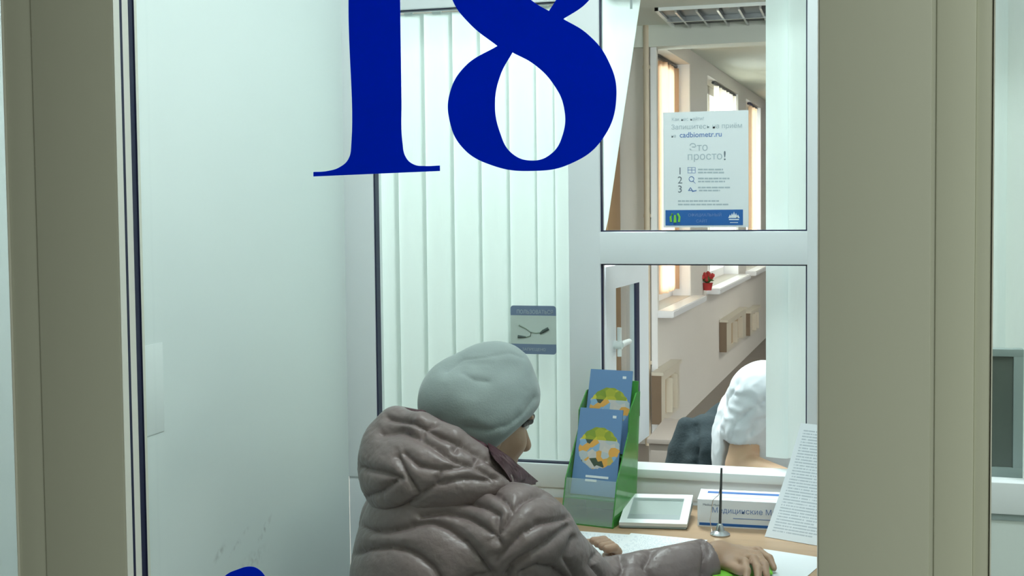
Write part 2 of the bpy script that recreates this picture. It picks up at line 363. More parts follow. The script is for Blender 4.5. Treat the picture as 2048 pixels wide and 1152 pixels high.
def surface(f, lo, hi, h):
    lo = np.array(lo, float); hi = np.array(hi, float); B = 16
    n = (np.ceil((hi-lo)/h/B).astype(int))*B+1
    V = np.full(n, 1., np.float32)
    for i in range(0, n[0]-1, B):
        for j in range(0, n[1]-1, B):
            cs = np.array([[lo[0]+(i+B/2)*h, lo[1]+(j+B/2)*h, lo[2]+(k+B/2)*h] for k in range(0, n[2]-1, B)], np.float32)
            dv = f(cs)
            for q, k in enumerate(range(0, n[2]-1, B)):
                if abs(dv[q]) > B*h*1.25:
                    V[i:i+B+1, j:j+B+1, k:k+B+1] = np.where(V[i:i+B+1, j:j+B+1, k:k+B+1] == 1., dv[q], V[i:i+B+1, j:j+B+1, k:k+B+1])
    for i in range(0, n[0]-1, B):
        for j in range(0, n[1]-1, B):
            cs = np.array([[lo[0]+(i+B/2)*h, lo[1]+(j+B/2)*h, lo[2]+(k+B/2)*h] for k in range(0, n[2]-1, B)], np.float32)
            dv = f(cs)
            for q, k in enumerate(range(0, n[2]-1, B)):
                if abs(dv[q]) <= B*h*1.25:
                    g = np.stack(np.meshgrid(lo[0]+(i+np.arange(B+1))*h, lo[1]+(j+np.arange(B+1))*h, lo[2]+(k+np.arange(B+1))*h, indexing='ij'), -1).astype(np.float32)
                    V[i:i+B+1, j:j+B+1, k:k+B+1] = f(g)
    S = V < 0
    c = np.zeros(tuple(n-1), np.uint8)
    for a in (0, 1):
        for b in (0, 1):
            for d in (0, 1): c += S[a:n[0]-1+a, b:n[1]-1+b, d:n[2]-1+d]
    act = (c > 0) & (c < 8); idx = np.full(act.shape, -1, np.int64); I = np.argwhere(act); idx[act] = np.arange(len(I))
    acc = np.zeros((len(I), 3)); cnt = np.zeros(len(I))
    corners = [(a, b, d) for a in (0, 1) for b in (0, 1) for d in (0, 1)]
    for p in corners:
        for ax in range(3):
            if p[ax]: continue
            q = list(p); q[ax] = 1
            v0 = V[I[:, 0]+p[0], I[:, 1]+p[1], I[:, 2]+p[2]]; v1 = V[I[:, 0]+q[0], I[:, 1]+q[1], I[:, 2]+q[2]]
            m = (v0 < 0) != (v1 < 0); t = np.zeros(len(I)); t[m] = v0[m]/(v0[m]-v1[m])
            pt = I+np.array(p, float); pt[:, ax] += t; acc[m] += pt[m]; cnt[m] += 1
    verts = lo+acc/cnt[:, None]*h; faces = []
    for ax in range(3):
        o1, o2 = [(1, 2), (2, 0), (0, 1)][ax]
        sl0 = [slice(None)]*3; sl1 = [slice(None)]*3; sl0[ax] = slice(0, -1); sl1[ax] = slice(1, None)
        E = np.argwhere(S[tuple(sl0)] != S[tuple(sl1)]); E = E[(E[:, o1] > 0) & (E[:, o2] > 0) & (E[:, o1] < n[o1]-1) & (E[:, o2] < n[o2]-1)]
        ins = S[E[:, 0], E[:, 1], E[:, 2]]; q = []
        for (da, db) in ((0, 0), (1, 0), (1, 1), (0, 1)):
            T = E.copy(); T[:, o1] -= da; T[:, o2] -= db; q.append(idx[T[:, 0], T[:, 1], T[:, 2]])
        Q = np.stack(q, 1); Q[~ins] = Q[~ins][:, ::-1]; faces.append(Q)
    F = np.concatenate(faces); F = F[(F >= 0).all(1)]
    return verts, F
def np_mesh(name, verts, F, m, parent=None):
    me = bpy.data.meshes.new(name); me.vertices.add(len(verts)); me.vertices.foreach_set('co', verts.astype(np.float32).ravel())
    me.loops.add(F.size); me.loops.foreach_set('vertex_index', F.ravel().astype(np.int32)); me.polygons.add(len(F))
    me.polygons.foreach_set('loop_start', (np.arange(len(F))*4).astype(np.int32)); me.update(calc_edges=True); me.validate()
    return link_mesh(name, me, m, parent, smooth=True)
def normals(verts, F):
    a = verts[F[:, 2]]-verts[F[:, 0]]; b = verts[F[:, 3]]-verts[F[:, 1]]; nn = np.cross(a, b); N = np.zeros_like(verts)
    for k in range(4): np.add.at(N, F[:, k], nn)
    return N/np.maximum(np.linalg.norm(N, axis=1, keepdims=True), 1e-12)
def relax(verts, F, it=2):
    for _ in range(it):
        A = np.zeros_like(verts); c = np.zeros(len(verts))
        for k in range(4):
            np.add.at(A, F[:, k], verts[F[:, (k+1) % 4]]); np.add.at(A, F[:, k], verts[F[:, (k-1) % 4]]); np.add.at(c, F[:, k], 2)
        verts = verts*.4+.6*A/np.maximum(c, 1)[:, None]
    return verts
def seam_puff(verts, F, lines, depth=.012, w=26, wr=.0035, ws=26, seed=0, crease=0.):
    """press stitched seams into a cloth surface, so that the cloth puffs between them"""
    N = normals(verts, F); pp = proj(verts); d = np.full(len(verts), 1e9)
    for L in lines:
        L = np.array(L, float)
        for a, b in zip(L, L[1:]):
            ab = b-a; t = np.clip(((pp-a) @ ab)/(ab @ ab), 0, 1); d = np.minimum(d, np.linalg.norm(pp-a-t[:, None]*ab, axis=1))
    view = np.array([0, 0, CAMZ])-verts; view /= np.linalg.norm(view, axis=1, keepdims=True)
    face = np.clip((N*view).sum(1)*3+.2, 0, 1)
    x = np.clip(d/w, 0, 1); disp = -depth*(1-np.sqrt(1-(1-x)**2))**.8*face-crease*np.exp(-(d/5.5)**2)*face
    near = np.exp(-(d/30)**2)*.8+.35
    nz = np.array([noise.noise(Vector((v[0]*ws+seed, v[1]*ws, v[2]*ws*1.4)))*.7+noise.noise(Vector((v[0]*ws*2.3, v[1]*ws*2.3+seed, v[2]*ws*2.3)))*.4 for v in verts])
    rid = (1-np.abs(nz)*2)
    return verts+N*(disp+wr*rid*near)[:, None]

# ================================================================== THE SETTING
def struct(o): o['kind'] = 'structure'; return o
def sbox(name, lo, hi, m, bev=0): return struct(boxobj(name, lo, hi, m, None, bev))
FY = 1.30                                     # front face of the glazed booth front
PY = 2.90                                     # front face of the counter partition
LX = aty(690, 500, PY).x                      # booth's left wall
RX = .12                                      # divider to the right booth
p = [atx(*q, LX) for q in ((410, 1112), (440, 1105), (478, 1085), (500, 1074), (530, 1056))]
SCUFFS = [(p[1].y, p[1].z, .5, .05, .012, .5), (p[2].y, p[2].z, .45, .06, .010, .6), (p[4].y, p[4].z, .6, .05, .012, .7),
          (atx(500, 1130, LX).y, atx(500, 1130, LX).z, .2, .12, .03, .35)]
M['wall_scuffed'] = m_scuffed()

HZ = 3.1
# floors, ceilings, hall
sbox('floor', (-3.5, -3.0, -.1), (3.5, PY+.06, 0), M['hfloor'])
sbox('floor_office', (-4.0, PY+.06, -.1), (8.0, 22, 0), M['ofloor'])
sbox('ceiling_booth', (-3.5, FY, HZ), (3.5, PY+.06, HZ+.1), M['ceil'])
sbox('ceiling_hall', (-3.5, -3.0, HZ), (3.5, FY, HZ+.1), M['ceil'])
sbox('wall_hall_back', (-3.5, -3.1, 0), (3.5, -3.0, HZ), M['owall'])
sbox('wall_hall_left', (-3.6, -3.0, 0), (-3.5, PY, HZ), M['owall'])
sbox('wall_hall_right', (3.5, -3.0, 0), (3.6, PY, HZ), M['owall'])
sbox('wall_left', (LX-.04, FY+.057, 0), (LX, PY, HZ), M['wall_scuffed'])
sbox('wall_divider', (RX-.03, FY+.09, 0), (RX+.03, PY, HZ), M['wall'])

# ---- glazed front: posts, panes
def X1(px, Y=FY): return aty(px, 576, Y).x
xa, xb, xc = X1(19), X1(79), X1(238)
def post(name, parts):
    bm = bmesh.new()
    for lo, hi in parts: add_box(bm, lo, hi, .0025)
    return fin(name, bm, M['post'], None, smooth=True)
struct(post('trim_1', [((xa, FY+.004, 0), (xb, FY+.055, HZ)), ((xb-.002, FY, 0), (xc, FY+.055, HZ))]))
xd, xe, xf, xg = X1(1637), X1(1862), X1(1870), X1(1984)
t2 = struct(post('trim_2', [((xd, FY, 0), (xe, FY+.055, HZ)), ((xe-.002, FY+.0025, 0), (xf+.006, FY+.05, HZ))]))
bm = bmesh.new(); add_box(bm, (xf, FY, 0), (X1(1950), FY+.055, HZ), .003); add_box(bm, (X1(1949), FY+.003, 0), (xg, FY+.055, HZ), .004)
struct(fin('trim_3', bm, M['post_b'], None, smooth=True))
GY = FY+.045
def front_window(n, x0, x1, z0=.9, z1=2.45):
    w = thing('window_%d' % n, ((x0+x1)/2, GY, z0), kind='structure')
    boxobj('glass', (x0-.006, GY, z0-.006), (x1+.006, GY+.006, z1+.006), M['glass'], w)
    boxobj('bottom_rail', (x0, FY, z0-.08), (x1, FY+.10, z0), M['post'], w, .003)
    boxobj('top_rail', (x0, FY, z1), (x1, FY+.10, HZ), M['post'], w, .003)
    boxobj('lower_panel', (x0, FY+.02, 0), (x1, FY+.08, z0-.08), M['wall'], w)
    def beads(sx, xe_):
        ys = [FY+.001] + [atx(q, 576, xc).y for q in (251, 256, 268)] + [GY+.001]
        for i, (a, b, k) in enumerate(zip(ys, ys[1:], ('bead', 'gasket', 'bead', 'gasket'))):
            boxobj(k, (min(xe_, xe_+sx*.0012), a, z0), (max(xe_, xe_+sx*.0012), b, z1), M[k], w)
    beads(1, x0); beads(-1, x1)
    boxobj('gasket', (x0, GY-.002, z0), (x0+.0022, GY-.0005, z1), M['gasket'], w)
    return w
front_window(1, xc, xd)
front_window(2, xg, 1.0); front_window(3, -1.9, xa)
sbox('trim_4', (1.0, FY, 0), (1.12, FY+.1, HZ), M['post'], .003)
sbox('trim_5', (-2.02, FY, 0), (-1.9, FY+.1, HZ), M['post'], .003)

# ---- counter partition
def XP(px, Y=PY): return aty(px, 500, Y).x
def ZP(py, px, Y=PY): return aty(px, py, Y).z
x0, x1, x2, x3, x4 = LX, XP(748), XP(1137), XP(1200), XP(1614)
zt, zb = ZP(14, 900), ZP(928, 1090)
zt2, ztr1, ztr0, zo = ZP(-30, 1400), ZP(463, 1400), ZP(529, 1400), ZP(943, 1400)
PT = PY+.06
def frame_mesh(name, boxes, m='pvc', bev=.004, parent=None):
    bm = bmesh.new()
    for lo, hi in boxes: add_box(bm, lo, hi, bev)
    return fin(name, bm, M[m], parent, smooth=True)
w4 = thing('window_4', ((x1+x2)/2, PY, zb), kind='structure')
frame_mesh('frame', [((x0-.008, PY, zb-.06), (x1, PT, HZ)), ((x2, PY, zb-.06), (x3, PT, HZ)), ((x1-.004, PY+.001, zt), (x2+.004, PT-.001, HZ)), ((x1-.004, PY+.001, zb-.06), (x2+.004, PT-.001, zb))], parent=w4)
frame_mesh('gasket', [((x1-.001, PY+.004, zb), (x1+.004, PY+.03, zt)), ((x2-.001, PY+.012, zb), (x2+.0005, PY+.03, zt)), ((x1, PY+.010, zb), (x2, PY+.03, zb+.003)), ((x1, PY+.010, zt-.003), (x2, PY+.03, zt))], 'gasket', 0, w4)
boxobj('glass', (x1, PY+.028, zb), (x2, PY+.032, zt), M['glass'], w4)
w5 = thing('window_5', ((x3+x4)/2, PY, zo), kind='structure')
frame_mesh('frame', [((x4, PY, zo-.06), (RX-.03, PT, HZ)), ((x3-.004, PY+.001, ztr0), (x4+.004, PT-.001, ztr1)), ((x3-.004, PY+.001, zt2), (x4+.004, PT-.001, HZ)), ((x3-.004, PY+.001, zo-.075), (x4+.004, PT-.001, zo-.020))], parent=w5)
boxobj('service_sill', (x3-.004, PY-.006, zo-.022), (x4+.004, PT+.02, zo), M['white'], w5, .003)
frame_mesh('gasket', [((x3-.0005, PY+.012, ztr1), (x3+.003, PY+.03, zt2)), ((x4-.003, PY+.012, ztr1), (x4+.0005, PY+.03, zt2)), ((x3, PY+.010, ztr1-.001), (x4, PY+.03, ztr1+.003)),
    ((x3, PY+.012, ztr0-.003), (x4, PY+.03, ztr0+.001)), ((x3-.0005, PY+.012, zo), (x3+.003, PY+.03, ztr0)), ((x4-.003, PY+.012, zo), (x4+.0005, PY+.03, ztr0))], 'gasket', 0, w5)
boxobj('glass', (x3, PY+.028, ztr1), (x4, PY+.032, zt2), M['glass'], w5)
sbox('wall_under_counter', (x0, PY+.004, 0), (RX-.03, PT-.005, min(zb, zo)-.05), M['pvc'])
# open casement sash swung into the office
sa = aty(1212, 600, PT+.02); sb_ = aty(1297, 600, 3.42); dx = Vector((sb_.x-sa.x, sb_.y-sa.y, 0)); SL = dx.length; dx.normalize(); dn = Vector((-dx.y, dx.x, 0))*-1
sash = thing('sash', (sa.x, sa.y, zo), kind=None); setp(sash, w5)
def spx(px):
    d = ray(px, 600); a = Vector((d.x, d.y)); c = Vector((dx.x, dx.y)); det = a.x*-c.y+c.x*a.y
    return (a.x*(sa.y)-a.y*(sa.x))/(-det)*-1 if False else (sa.x*a.y-sa.y*a.x)/(c.y*a.x-c.x*a.y)
def sashbox(bm, a, b, z0, z1, n0, n1):
    n0 -= .05; n1 -= .05
    add_prism(bm, [Vector((sa.x, sa.y, 0))+dx*a+dn*n0+Vector((0, 0, z0)), Vector((sa.x, sa.y, 0))+dx*b+dn*n0+Vector((0, 0, z0)),
                   Vector((sa.x, sa.y, 0))+dx*b+dn*n1+Vector((0, 0, z0)), Vector((sa.x, sa.y, 0))+dx*a+dn*n1+Vector((0, 0, z0))], (0, 0, z1-z0))
bm = bmesh.new(); zs0, zs1 = zo-.02, ztr0-.012
q1, q2, q3 = spx(1232), spx(1273), spx(1279); print('sash', SL, q1, q2, q3)
sashbox(bm, 0, q1, zs0, zs1, .022, .05); sashbox(bm, q3, SL, zs0, zs1, .022, .05); sashbox(bm, q1, q3, zs0, zs0+.075, .022, .05); sashbox(bm, q1, q3, zs1-.06, zs1, .022, .05)
fin('sash_frame', bm, M['pvc'], sash)
bm = bmesh.new(); sashbox(bm, q2, q3+.002, zs0+.075, zs1-.06, .043, .0495); fin('sash_gasket', bm, M['gasket'], sash)
bm = bmesh.new(); sashbox(bm, q1, q3, zs0+.07, zs1-.06, .030, .035); fin('sash_glass', bm, M['sash_glass'], sash)
zh = aty(1238, 690, 3.05).z
def sp_(a, n, z): return Vector((sa.x, sa.y, 0))+dx*a+dn*n+Vector((0, 0, z))
bm = bmesh.new(); add_tube(bm, [sp_(q1-.02, -.002, zh), sp_(q1-.02, .022, zh)], .011); add_tube(bm, [sp_(q1-.022, .018, zh), sp_(q1+.05, .022, zh+.002)], [.009, .007]); add_tube(bm, [sp_(q1-.02, .014, zh-.03), sp_(q1-.02, .014, zh+.045)], .006); fin('sash_handle', bm, M['white'], sash, smooth=True)

# right booth seen past the right post
xr0 = XP(1985); zr = ZP(966, 2020); zr2 = ZP(1030, 2020)
w6 = thing('window_6', (.6, PY, zr), kind='structure')
frame_mesh('frame', [((RX+.03, PY, zr2), (.95, PT, zr)), ((RX+.03, PY, 2.0), (.95, PT, HZ)), ((RX+.03, PY, zr), (.23, PT, 2.0)), ((.95, PY, zr2), (3.5, PT, HZ))], parent=w6)
boxobj('glass', (.23, PY+.03, zr), (.95, PY+.034, 2.0), M['glass'], w6)
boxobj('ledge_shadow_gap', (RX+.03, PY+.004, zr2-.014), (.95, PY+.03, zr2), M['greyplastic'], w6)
sbox('wall_under_right_counter', (RX+.03, PY+.008, 0), (3.5, PT-.005, zr2-.012), M['wall'])
sbox('wall_over_left_hall', (-3.5, PY, 0), (LX-.04, PT, HZ), M['wall'])

# ---- office beyond
aD = math.radians(15.7)-math.atan((1816-1024)/FPX)       # heading of the window wall, left of +Y
D = Vector((-math.sin(aD), math.cos(aD), 0)); Nw = Vector((D.y, -D.x, 0)); W0 = atz(1388, 817, 0)
def onwall(px, py, n=0):
    d = ray(px, py); q = W0+Nw*n; t = (q-O0).dot(Nw)/d.dot(Nw); h = O0+d*t; return (h-W0).dot(D), h.z
def wb(bm, s0, s1, n0, n1, z0, z1):
    P4 = [W0+D*s0+Nw*n0, W0+D*s1+Nw*n0, W0+D*s1+Nw*n1, W0+D*s0+Nw*n1]
    add_prism(bm, [Vector((q.x, q.y, z0)) for q in P4], (0, 0, z1-z0))
def wobj(name, boxes, m, parent=None, bev=0):
    bm = bmesh.new()
    for b in boxes: wb(bm, *b)
    if bev: bmesh.ops.bevel(bm, geom=list(bm.edges), offset=bev, segments=2, affect='EDGES')
    return fin(name, bm, m, parent)
def wpt(s, n, z): q = W0+D*s+Nw*n; return Vector((q.x, q.y, z))
CZ = 2.56
sj = onwall(1314, 500)[0]
w1 = (sj+.02, onwall(1381, 300)[0]); w2 = (onwall(1415, 300)[0], onwall(1477, 300)[0]); w3 = (onwall(1492, 300)[0], onwall(1522, 300)[0])
pitchw = w3[0]-w2[0]; w4_ = (w3[0]+pitchw, w3[1]+pitchw)
WZ1 = onwall(1378, 127)[1]; WZ0 = onwall(1380, 592)[1]
print('windows', sj, w1, w2, w3, WZ0, WZ1)
T = -.22; END = 14
wins = [w1, w2, w3, w4_]
segs = [(sj, END, 0, WZ0), (sj, END, WZ1, 2.75)]
prev = sj
for a, b in wins: segs.append((prev, a, WZ0, WZ1)); prev = b
segs.append((prev, END, WZ0, WZ1))
struct(wobj('wall_windows', [(a, b, T, 0, z0, z1) for a, b, z0, z1 in segs], M['owall']))
sbox('ceiling_office', (-4, PT, CZ), (8, 22, CZ+.1), M['ceil'])
YB = 7.45; pj = wpt(sj, 0, 0)
sbox('trim_beam', (-2.2, pj.y-.06, aty(1400, 89, pj.y-.06).z), (4, pj.y+.12, CZ), M['ceil'])
sbox('wall_office_return', (-4, pj.y-.02, 0), (pj.x-.005, pj.y+.10, CZ), M['owall'])
sbox('wall_office_left', (-1.95, PT, 0), (-1.85, pj.y, CZ), M['owall'])
sbox('wall_office_far', (-4, 21.9, 0), (8, 22, CZ), M['owall'])
sbox('wall_office_right', (7.9, PT, 0), (8, 22, CZ), M['owall'])
yj = pj.y-.02
def jx(px): return aty(px, 500, yj).x
sbox('trim_corner', (jx(1303), yj-.012, 0), (jx(1315), yj, ZP(89, 1310, yj)), M['sill'])
tag(boxobj('office_cabinet', (jx(1196), yj-.42, 0), (jx(1243), yj-.03, ZP(250, 1230, yj-.4)), M['brown'], None, .004), 'brown wooden cabinet standing by the far office wall, behind the slanted blind strip', 'cabinet')
bm = bmesh.new(); xp_ = jx(1296); add_tube(bm, [(xp_, yj-.035, .0), (xp_, yj-.035, CZ)], .018, 12)
for z in (.5, 1.4, 2.3): add_box(bm, (xp_-.022, yj-.04, z), (xp_+.022, yj, z+.02))
tag(fin('heating_pipe', bm, M['tan'], None, smooth=True), 'tan vertical heating pipe at the corner of the far office wall', 'pipe')

for i, (a, b) in enumerate(wins):
    w = thing('window_%d' % (7+i), wpt((a+b)/2, T, WZ0), kind='structure'); fw = .07; mid = (a+b)/2
    wobj('frame', [(a, a+fw, T+.02, T+.09, WZ0, WZ1), (b-fw, b, T+.02, T+.09, WZ0, WZ1), (a, b, T+.02, T+.09, WZ0, WZ0+fw), (a, b, T+.02, T+.09, WZ1-fw, WZ1), (mid-.05, mid+.05, T+.02, T+.09, WZ0, WZ1)], M['sill'], w)
    wobj('glass', [(a+fw, b-fw, T+.05, T+.056, WZ0+fw, WZ1-fw)], M['glass'], w)
    wobj('window_sill', [(a-.05 if i else a-.02, b+.08, T+.09, .10, WZ0-.045, WZ0-.002)], M['sill'], w, .006)
    wobj('window_reveal', [(b-.008, b-.0005, T+.09, -.004, WZ0, WZ1), (a+.0005, a+.008, T+.09, -.004, WZ0, WZ1)], M['sill'], w)
def curtain(label, a, b, z0, z1, m, n=-.10, pleat=.028, rail=True, group=None):
    t = thing('curtain', wpt((a+b)/2, n, z0), label, 'curtain', group)
    bm = bmesh.new(); K = max(12, int((b-a)/.012)); top = []; bot = []
    for k in range(K+1):
        s = a+(b-a)*k/K; nn = n+math.sin(s*75)*pleat*.6+math.sin(s*31)*pleat*.4
        top.append(bm.verts.new(wpt(s, nn, z1))); bot.append(bm.verts.new(wpt(s+.01*math.sin(s*20), nn*1.02, z0)))
    for k in range(K): bm.faces.new((bot[k], bot[k+1], top[k+1], top[k]))
    fin('curtain_cloth', bm, m, t, smooth=True, sharp=80)
    if rail:
        bm = bmesh.new(); add_tube(bm, [wpt(a-.1, n, z1+.015), wpt(b+.1, n, z1+.015)], .012); fin('curtain_rail', bm, M['dmetal'], t, smooth=True)
    return t
def spn(px, n): return onwall(px, 300, n)[0]
curtain('peach curtain in the nearest office window, drawn half way', max(w1[0]+.05, spn(1321, -.10)), spn(1352, -.10), WZ0+.05, WZ1-.03, M['curtain'], n=-.10)
curtain('pale cream curtain in the second office window, above the red flower', spn(1430, -.03), w2[1]-.02, WZ0+.22, WZ1-.03, M['curtain_pale'], n=-.03)
curtain('peach curtain in the third office window, right of the poster', spn(1499, -.03), spn(1511, -.03), WZ0+.2, WZ1-.03, M['curtain'], n=-.03)
# radiator covers below the sills
def rad(label, s0, s1, z0, z1, n1=.06):
    t = thing('radiator_cover', wpt((s0+s1)/2, n1/2, 0), label, 'radiator cover', 'radiator covers along the window wall')
    e = (s1-s0)*.22; ez = (z1-z0)*.14
    wobj('cover_frame', [(s0+.012, s0+e, .002, n1, z0, z1), (s1-e, s1, .002, n1, z0, z1), (s0+e, s1-e, .002, n1, z0, z0+ez), (s0+e, s1-e, .002, n1, z1-ez, z1), (s0, s1+.01, .002, n1+.015, z1, z1+.02)], M['radiator'], t)
    wobj('end_panel', [(s0, s0+.012, .002, n1, z0, z1)], M['darktan'], t)
    wobj('recess_panel', [(s0+e, s1-e, .02, .05, z0+ez, z1-ez)], M['frame_tan'], t)
    for q in range(2):
        wobj('fin', [(s0+e+(s1-s0-2*e)*(q+.5)/2-.012, s0+e+(s1-s0-2*e)*(q+.5)/2+.012, .05, .09, z0+ez, z1-ez)], M['radiator'], t)
def radpx(label, pa, pb, yt, ybm):
    s0, z1 = onwall(pa, yt, .06); s1 = onwall(pb, yt, .06)[0]; z0 = max(.02, onwall(pa, ybm, .06)[1]); rad(label, s0, s1, z0, z1)
radpx('tan and cream radiator cover nearest the counter, left of the dark jacket', 1322, 1359, 752, 850)
radpx('cream radiator cover with a dark slot under the second office window', 1453, 1492, 645, 705)
radpx('farthest cream radiator cover, beside the white shirt shoulder', 1500, 1518, 627, 672)
# red flower on the second sill
s_, z_ = onwall(1424, 585, .08)
t = thing('potted_flower', wpt(s_, .08, WZ0), 'small red flower in a pot on the second office window sill', 'flower')
pc = wpt(s_+.1, .03, WZ0-.001)
bm = bmesh.new(); add_lathe(bm, pc, [(.03, 0), (.04, .05), (.045, .055), (.035, .055)], 16); fin('flower_pot', bm, M['red'], t, smooth=True)
bm = bmesh.new()
for k in range(16):
    a = random.uniform(0, 6.28); r = random.uniform(.01, .05); bmesh.ops.create_icosphere(bm, subdivisions=1, radius=random.uniform(.014, .024), matrix=Matrix.Translation(pc+Vector((r*math.cos(a), r*math.sin(a), random.uniform(.08, .13)))))
fin('petals', bm, M['red'], t, smooth=True)
bm = bmesh.new()
for k in range(10):
    a = k*.63; add_tube(bm, [pc+Vector((0, 0, .05)), pc+Vector((.03*math.cos(a), .03*math.sin(a), .08)), pc+Vector((.05*math.cos(a), .05*math.sin(a), .07+.02*(k % 3)))], [.004, .009, .002], 6)
fin('leaves', bm, M['leaf'], t, smooth=True)

# ceiling louvre luminaires
def louvre(label, lo, hi, cells, z=CZ, lit=None):
    t = thing('louvre_light', ((lo[0]+hi[0])/2, (lo[1]+hi[1])/2, z), label, 'ceiling light', None)
    a, b, c, d = lo[0], hi[0], lo[1], hi[1]
    bm = bmesh.new()
    for l, h in (((a, c), (a+.02, d)), ((b-.02, c), (b, d)), ((a, c), (b, c+.006)), ((a, d-.006), (b, d))): add_box(bm, (l[0], l[1], z-.020), (h[0], h[1], z-.001))
    fin('housing', bm, M['white'], t)
    bm = bmesh.new()
    for k in range(1, cells[0]): x = a+(b-a)*k/cells[0]; add_box(bm, (x-.006, c+.02, z-.032), (x+.006, d-.02, z-.006))
    for k in range(1, cells[1]): y = c+(d-c)*k/cells[1]; add_box(bm, (a+.02, y-.012, z-.034), (b-.02, y+.012, z-.006))
    fin('louvre_grid', bm, M['metal'], t)
    boxobj('reflector', (a+.02, c+.02, z-.005), (b-.02, d-.02, z-.002), M['dmetal'] if not lit else lit, t)
ln = atz(1309, 26, CZ-.03); lf = atz(1345, 61, CZ-.03)
louvre('silver louvred ceiling light above the poster, unlit', (ln.x, ln.y), (ln.x+1.25, lf.y), (11, 2))
def m_emit(name, col, s):
    m = bpy.data.materials.new(name); m.use_nodes = True; nt = m.node_tree; b = nt.nodes['Principled BSDF']
    b.inputs['Emission Color'].default_value = (*col, 1); b.inputs['Emission Strength'].default_value = s
    n = nt.nodes.new('ShaderNodeTexNoise'); n.inputs['Scale'].default_value = 3
    mr = nt.nodes.new('ShaderNodeMapRange'); mr.inputs[3].default_value = s*.95; mr.inputs[4].default_value = s; nt.links.new(n.outputs[0], mr.inputs[0]); nt.links.new(mr.outputs[0], b.inputs['Emission Strength']); return m
EM = m_emit('lit_diffuser', (.85, 1, .97), 3)
louvre('lit square ceiling light over booth eighteen', (-.56, 1.50), (.06, 2.10), (4, 4), 3.1, EM)

# ================================================================== COUNTER AND THINGS ON IT
DZ = .76
tag(boxobj('counter_shelf', (aty(830, 1030, 2.6).x, 2.36, DZ-.028), (RX-.032, PY-.002, DZ), M['desk'], None, .003), 'wood-coloured counter shelf below the service window', 'counter')

# vinyl numbers on the front glass
def vinyl(name, splines_px, label, th=.0002):
    me = curve_mesh([[(lambda v: (v.x, v.z) + ((1,) if len(q) > 2 else ()))(aty(q[0], q[1], GY-.001)) for q in s] for s in splines_px], th)
    me.transform(Matrix.Translation((0, GY-.0012, 0)) @ Matrix.Rotation(math.pi/2, 4, 'X'))
    o = link_mesh(name, me, M['blue']); return tag(o, label, 'number sticker' if 'number' in name else 'sticker')
vinyl('number_sticker', [[(627, 344, 1), (627, 353, 1), (880, 342, 1), (880, 331, 1), (850, 332), (828, 329), (812, 315), (805, 285), (803, 200, 1), (797, -240, 1), (690, -240, 1), (600, -205, 1), (602, -192, 1), (650, -196), (680, -175), (690, -140), (698, 60, 1), (703, 285), (697, 318), (680, 334), (655, 342)]],
      'large blue digit one with flat serifs on the front glass, left of the pair')
vinyl('number_sticker', [
    [(995, 92, 1), (930, 133), (900, 185), (899, 240), (925, 295), (985, 331), (1062, 342), (1140, 328), (1205, 278), (1233, 190), (1215, 118), (1175, 68), (1127, 38, 1), (1175, 4), (1205, -45), (1208, -120), (1170, -195), (1070, -235), (960, -205), (900, -130), (896, -55), (905, 0), (940, 48)],
    [(1025, 105, 1), (1001, 150), (990, 208), (1000, 265), (1022, 305), (1062, 321), (1102, 308), (1126, 268), (1128, 215), (1108, 170), (1070, 130)],
    [(1098, 22, 1), (1116, -8), (1128, -60), (1128, -130), (1110, -185), (1066, -208), (1020, -185), (1000, -135), (1005, -80), (1030, -35), (1066, 3)]],
      'large blue digit eight on the front glass, above the grey hat')
vinyl('vinyl_sticker', [[(452, 1150), (475, 1139), (500, 1133), (515, 1137), (530, 1152), (545, 1190), (548, 1240), (500, 1280), (440, 1250), (420, 1190)]],
      'rounded blue vinyl shape at the bottom left of the front glass')

# thin slab for the paler upright patch on the left wall
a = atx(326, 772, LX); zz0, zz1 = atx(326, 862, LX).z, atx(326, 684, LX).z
tag(boxobj('pale_wall_patch', (LX+.0005, a.y-.13, zz0), (LX+.0015, a.y, zz1), M['wall'], None, .0004), 'pale upright patch on the left wall beside the window post', 'plate')

# vertical blinds
def blind(label, slats, Y, z0, z1, rail_x, group=None, rail=True):
    t = thing('vertical_blind', (sum(s[0] for s in slats)/len(slats), Y, z0), label, 'vertical blind', group)
    if rail: boxobj('headrail', (rail_x[0], Y-.02, z1+.006), (rail_x[1], Y+.02, z1+.035), M['white'], t, .003)
    for s in slats:
        x, w, ang = s[:3]; top_dx = s[3] if len(s) > 3 else 0; zb_ = s[4] if len(s) > 4 else z0; wb_ = s[5] if len(s) > 5 else w
        bm = bmesh.new(); n = 6; rows = []
        for z, dxx, ww in ((z1, top_dx, w), (zb_, 0, wb_)):
            rows.append([[bm.verts.new((x+dxx+math.cos(ang)*u*ww, Y+math.sin(ang)*u*ww-.0018*(1-(2*u)**2)+dy, z)) for u in [(-.5+k/n) for k in range(n+1)]] for dy in (0, .0008)])
        (a0, a1), (b0, b1) = rows
        for k in range(n): bm.faces.new((b0[k], b0[k+1], a0[k+1], a0[k])); bm.faces.new((b1[k+1], b1[k], a1[k], a1[k+1]))
        for q in (0, n): bm.faces.new((a0[q], a1[q], b1[q], b0[q]))
        fin('slat', bm, M['slat'], t, smooth=True, sharp=60)
        if rail:
            bm = bmesh.new(); add_box(bm, (x+top_dx-.012, Y-.004, z1-.004), (x+top_dx+.012, Y+.004, z1+.008), .001); fin('slat_clip', bm, M['white'], t)
    return t
YS = PY+.085
edges = [735, 797, 852, 908, 963, 1019, 1073, 1110, 1150]
sl = []
for a_, b_ in zip(edges, edges[1:]):
    xa_, xb_ = XP(a_, YS), XP(b_, YS); sl.append(((xa_+xb_)/2, (xb_-xa_)*1.12, math.radians(-7)))
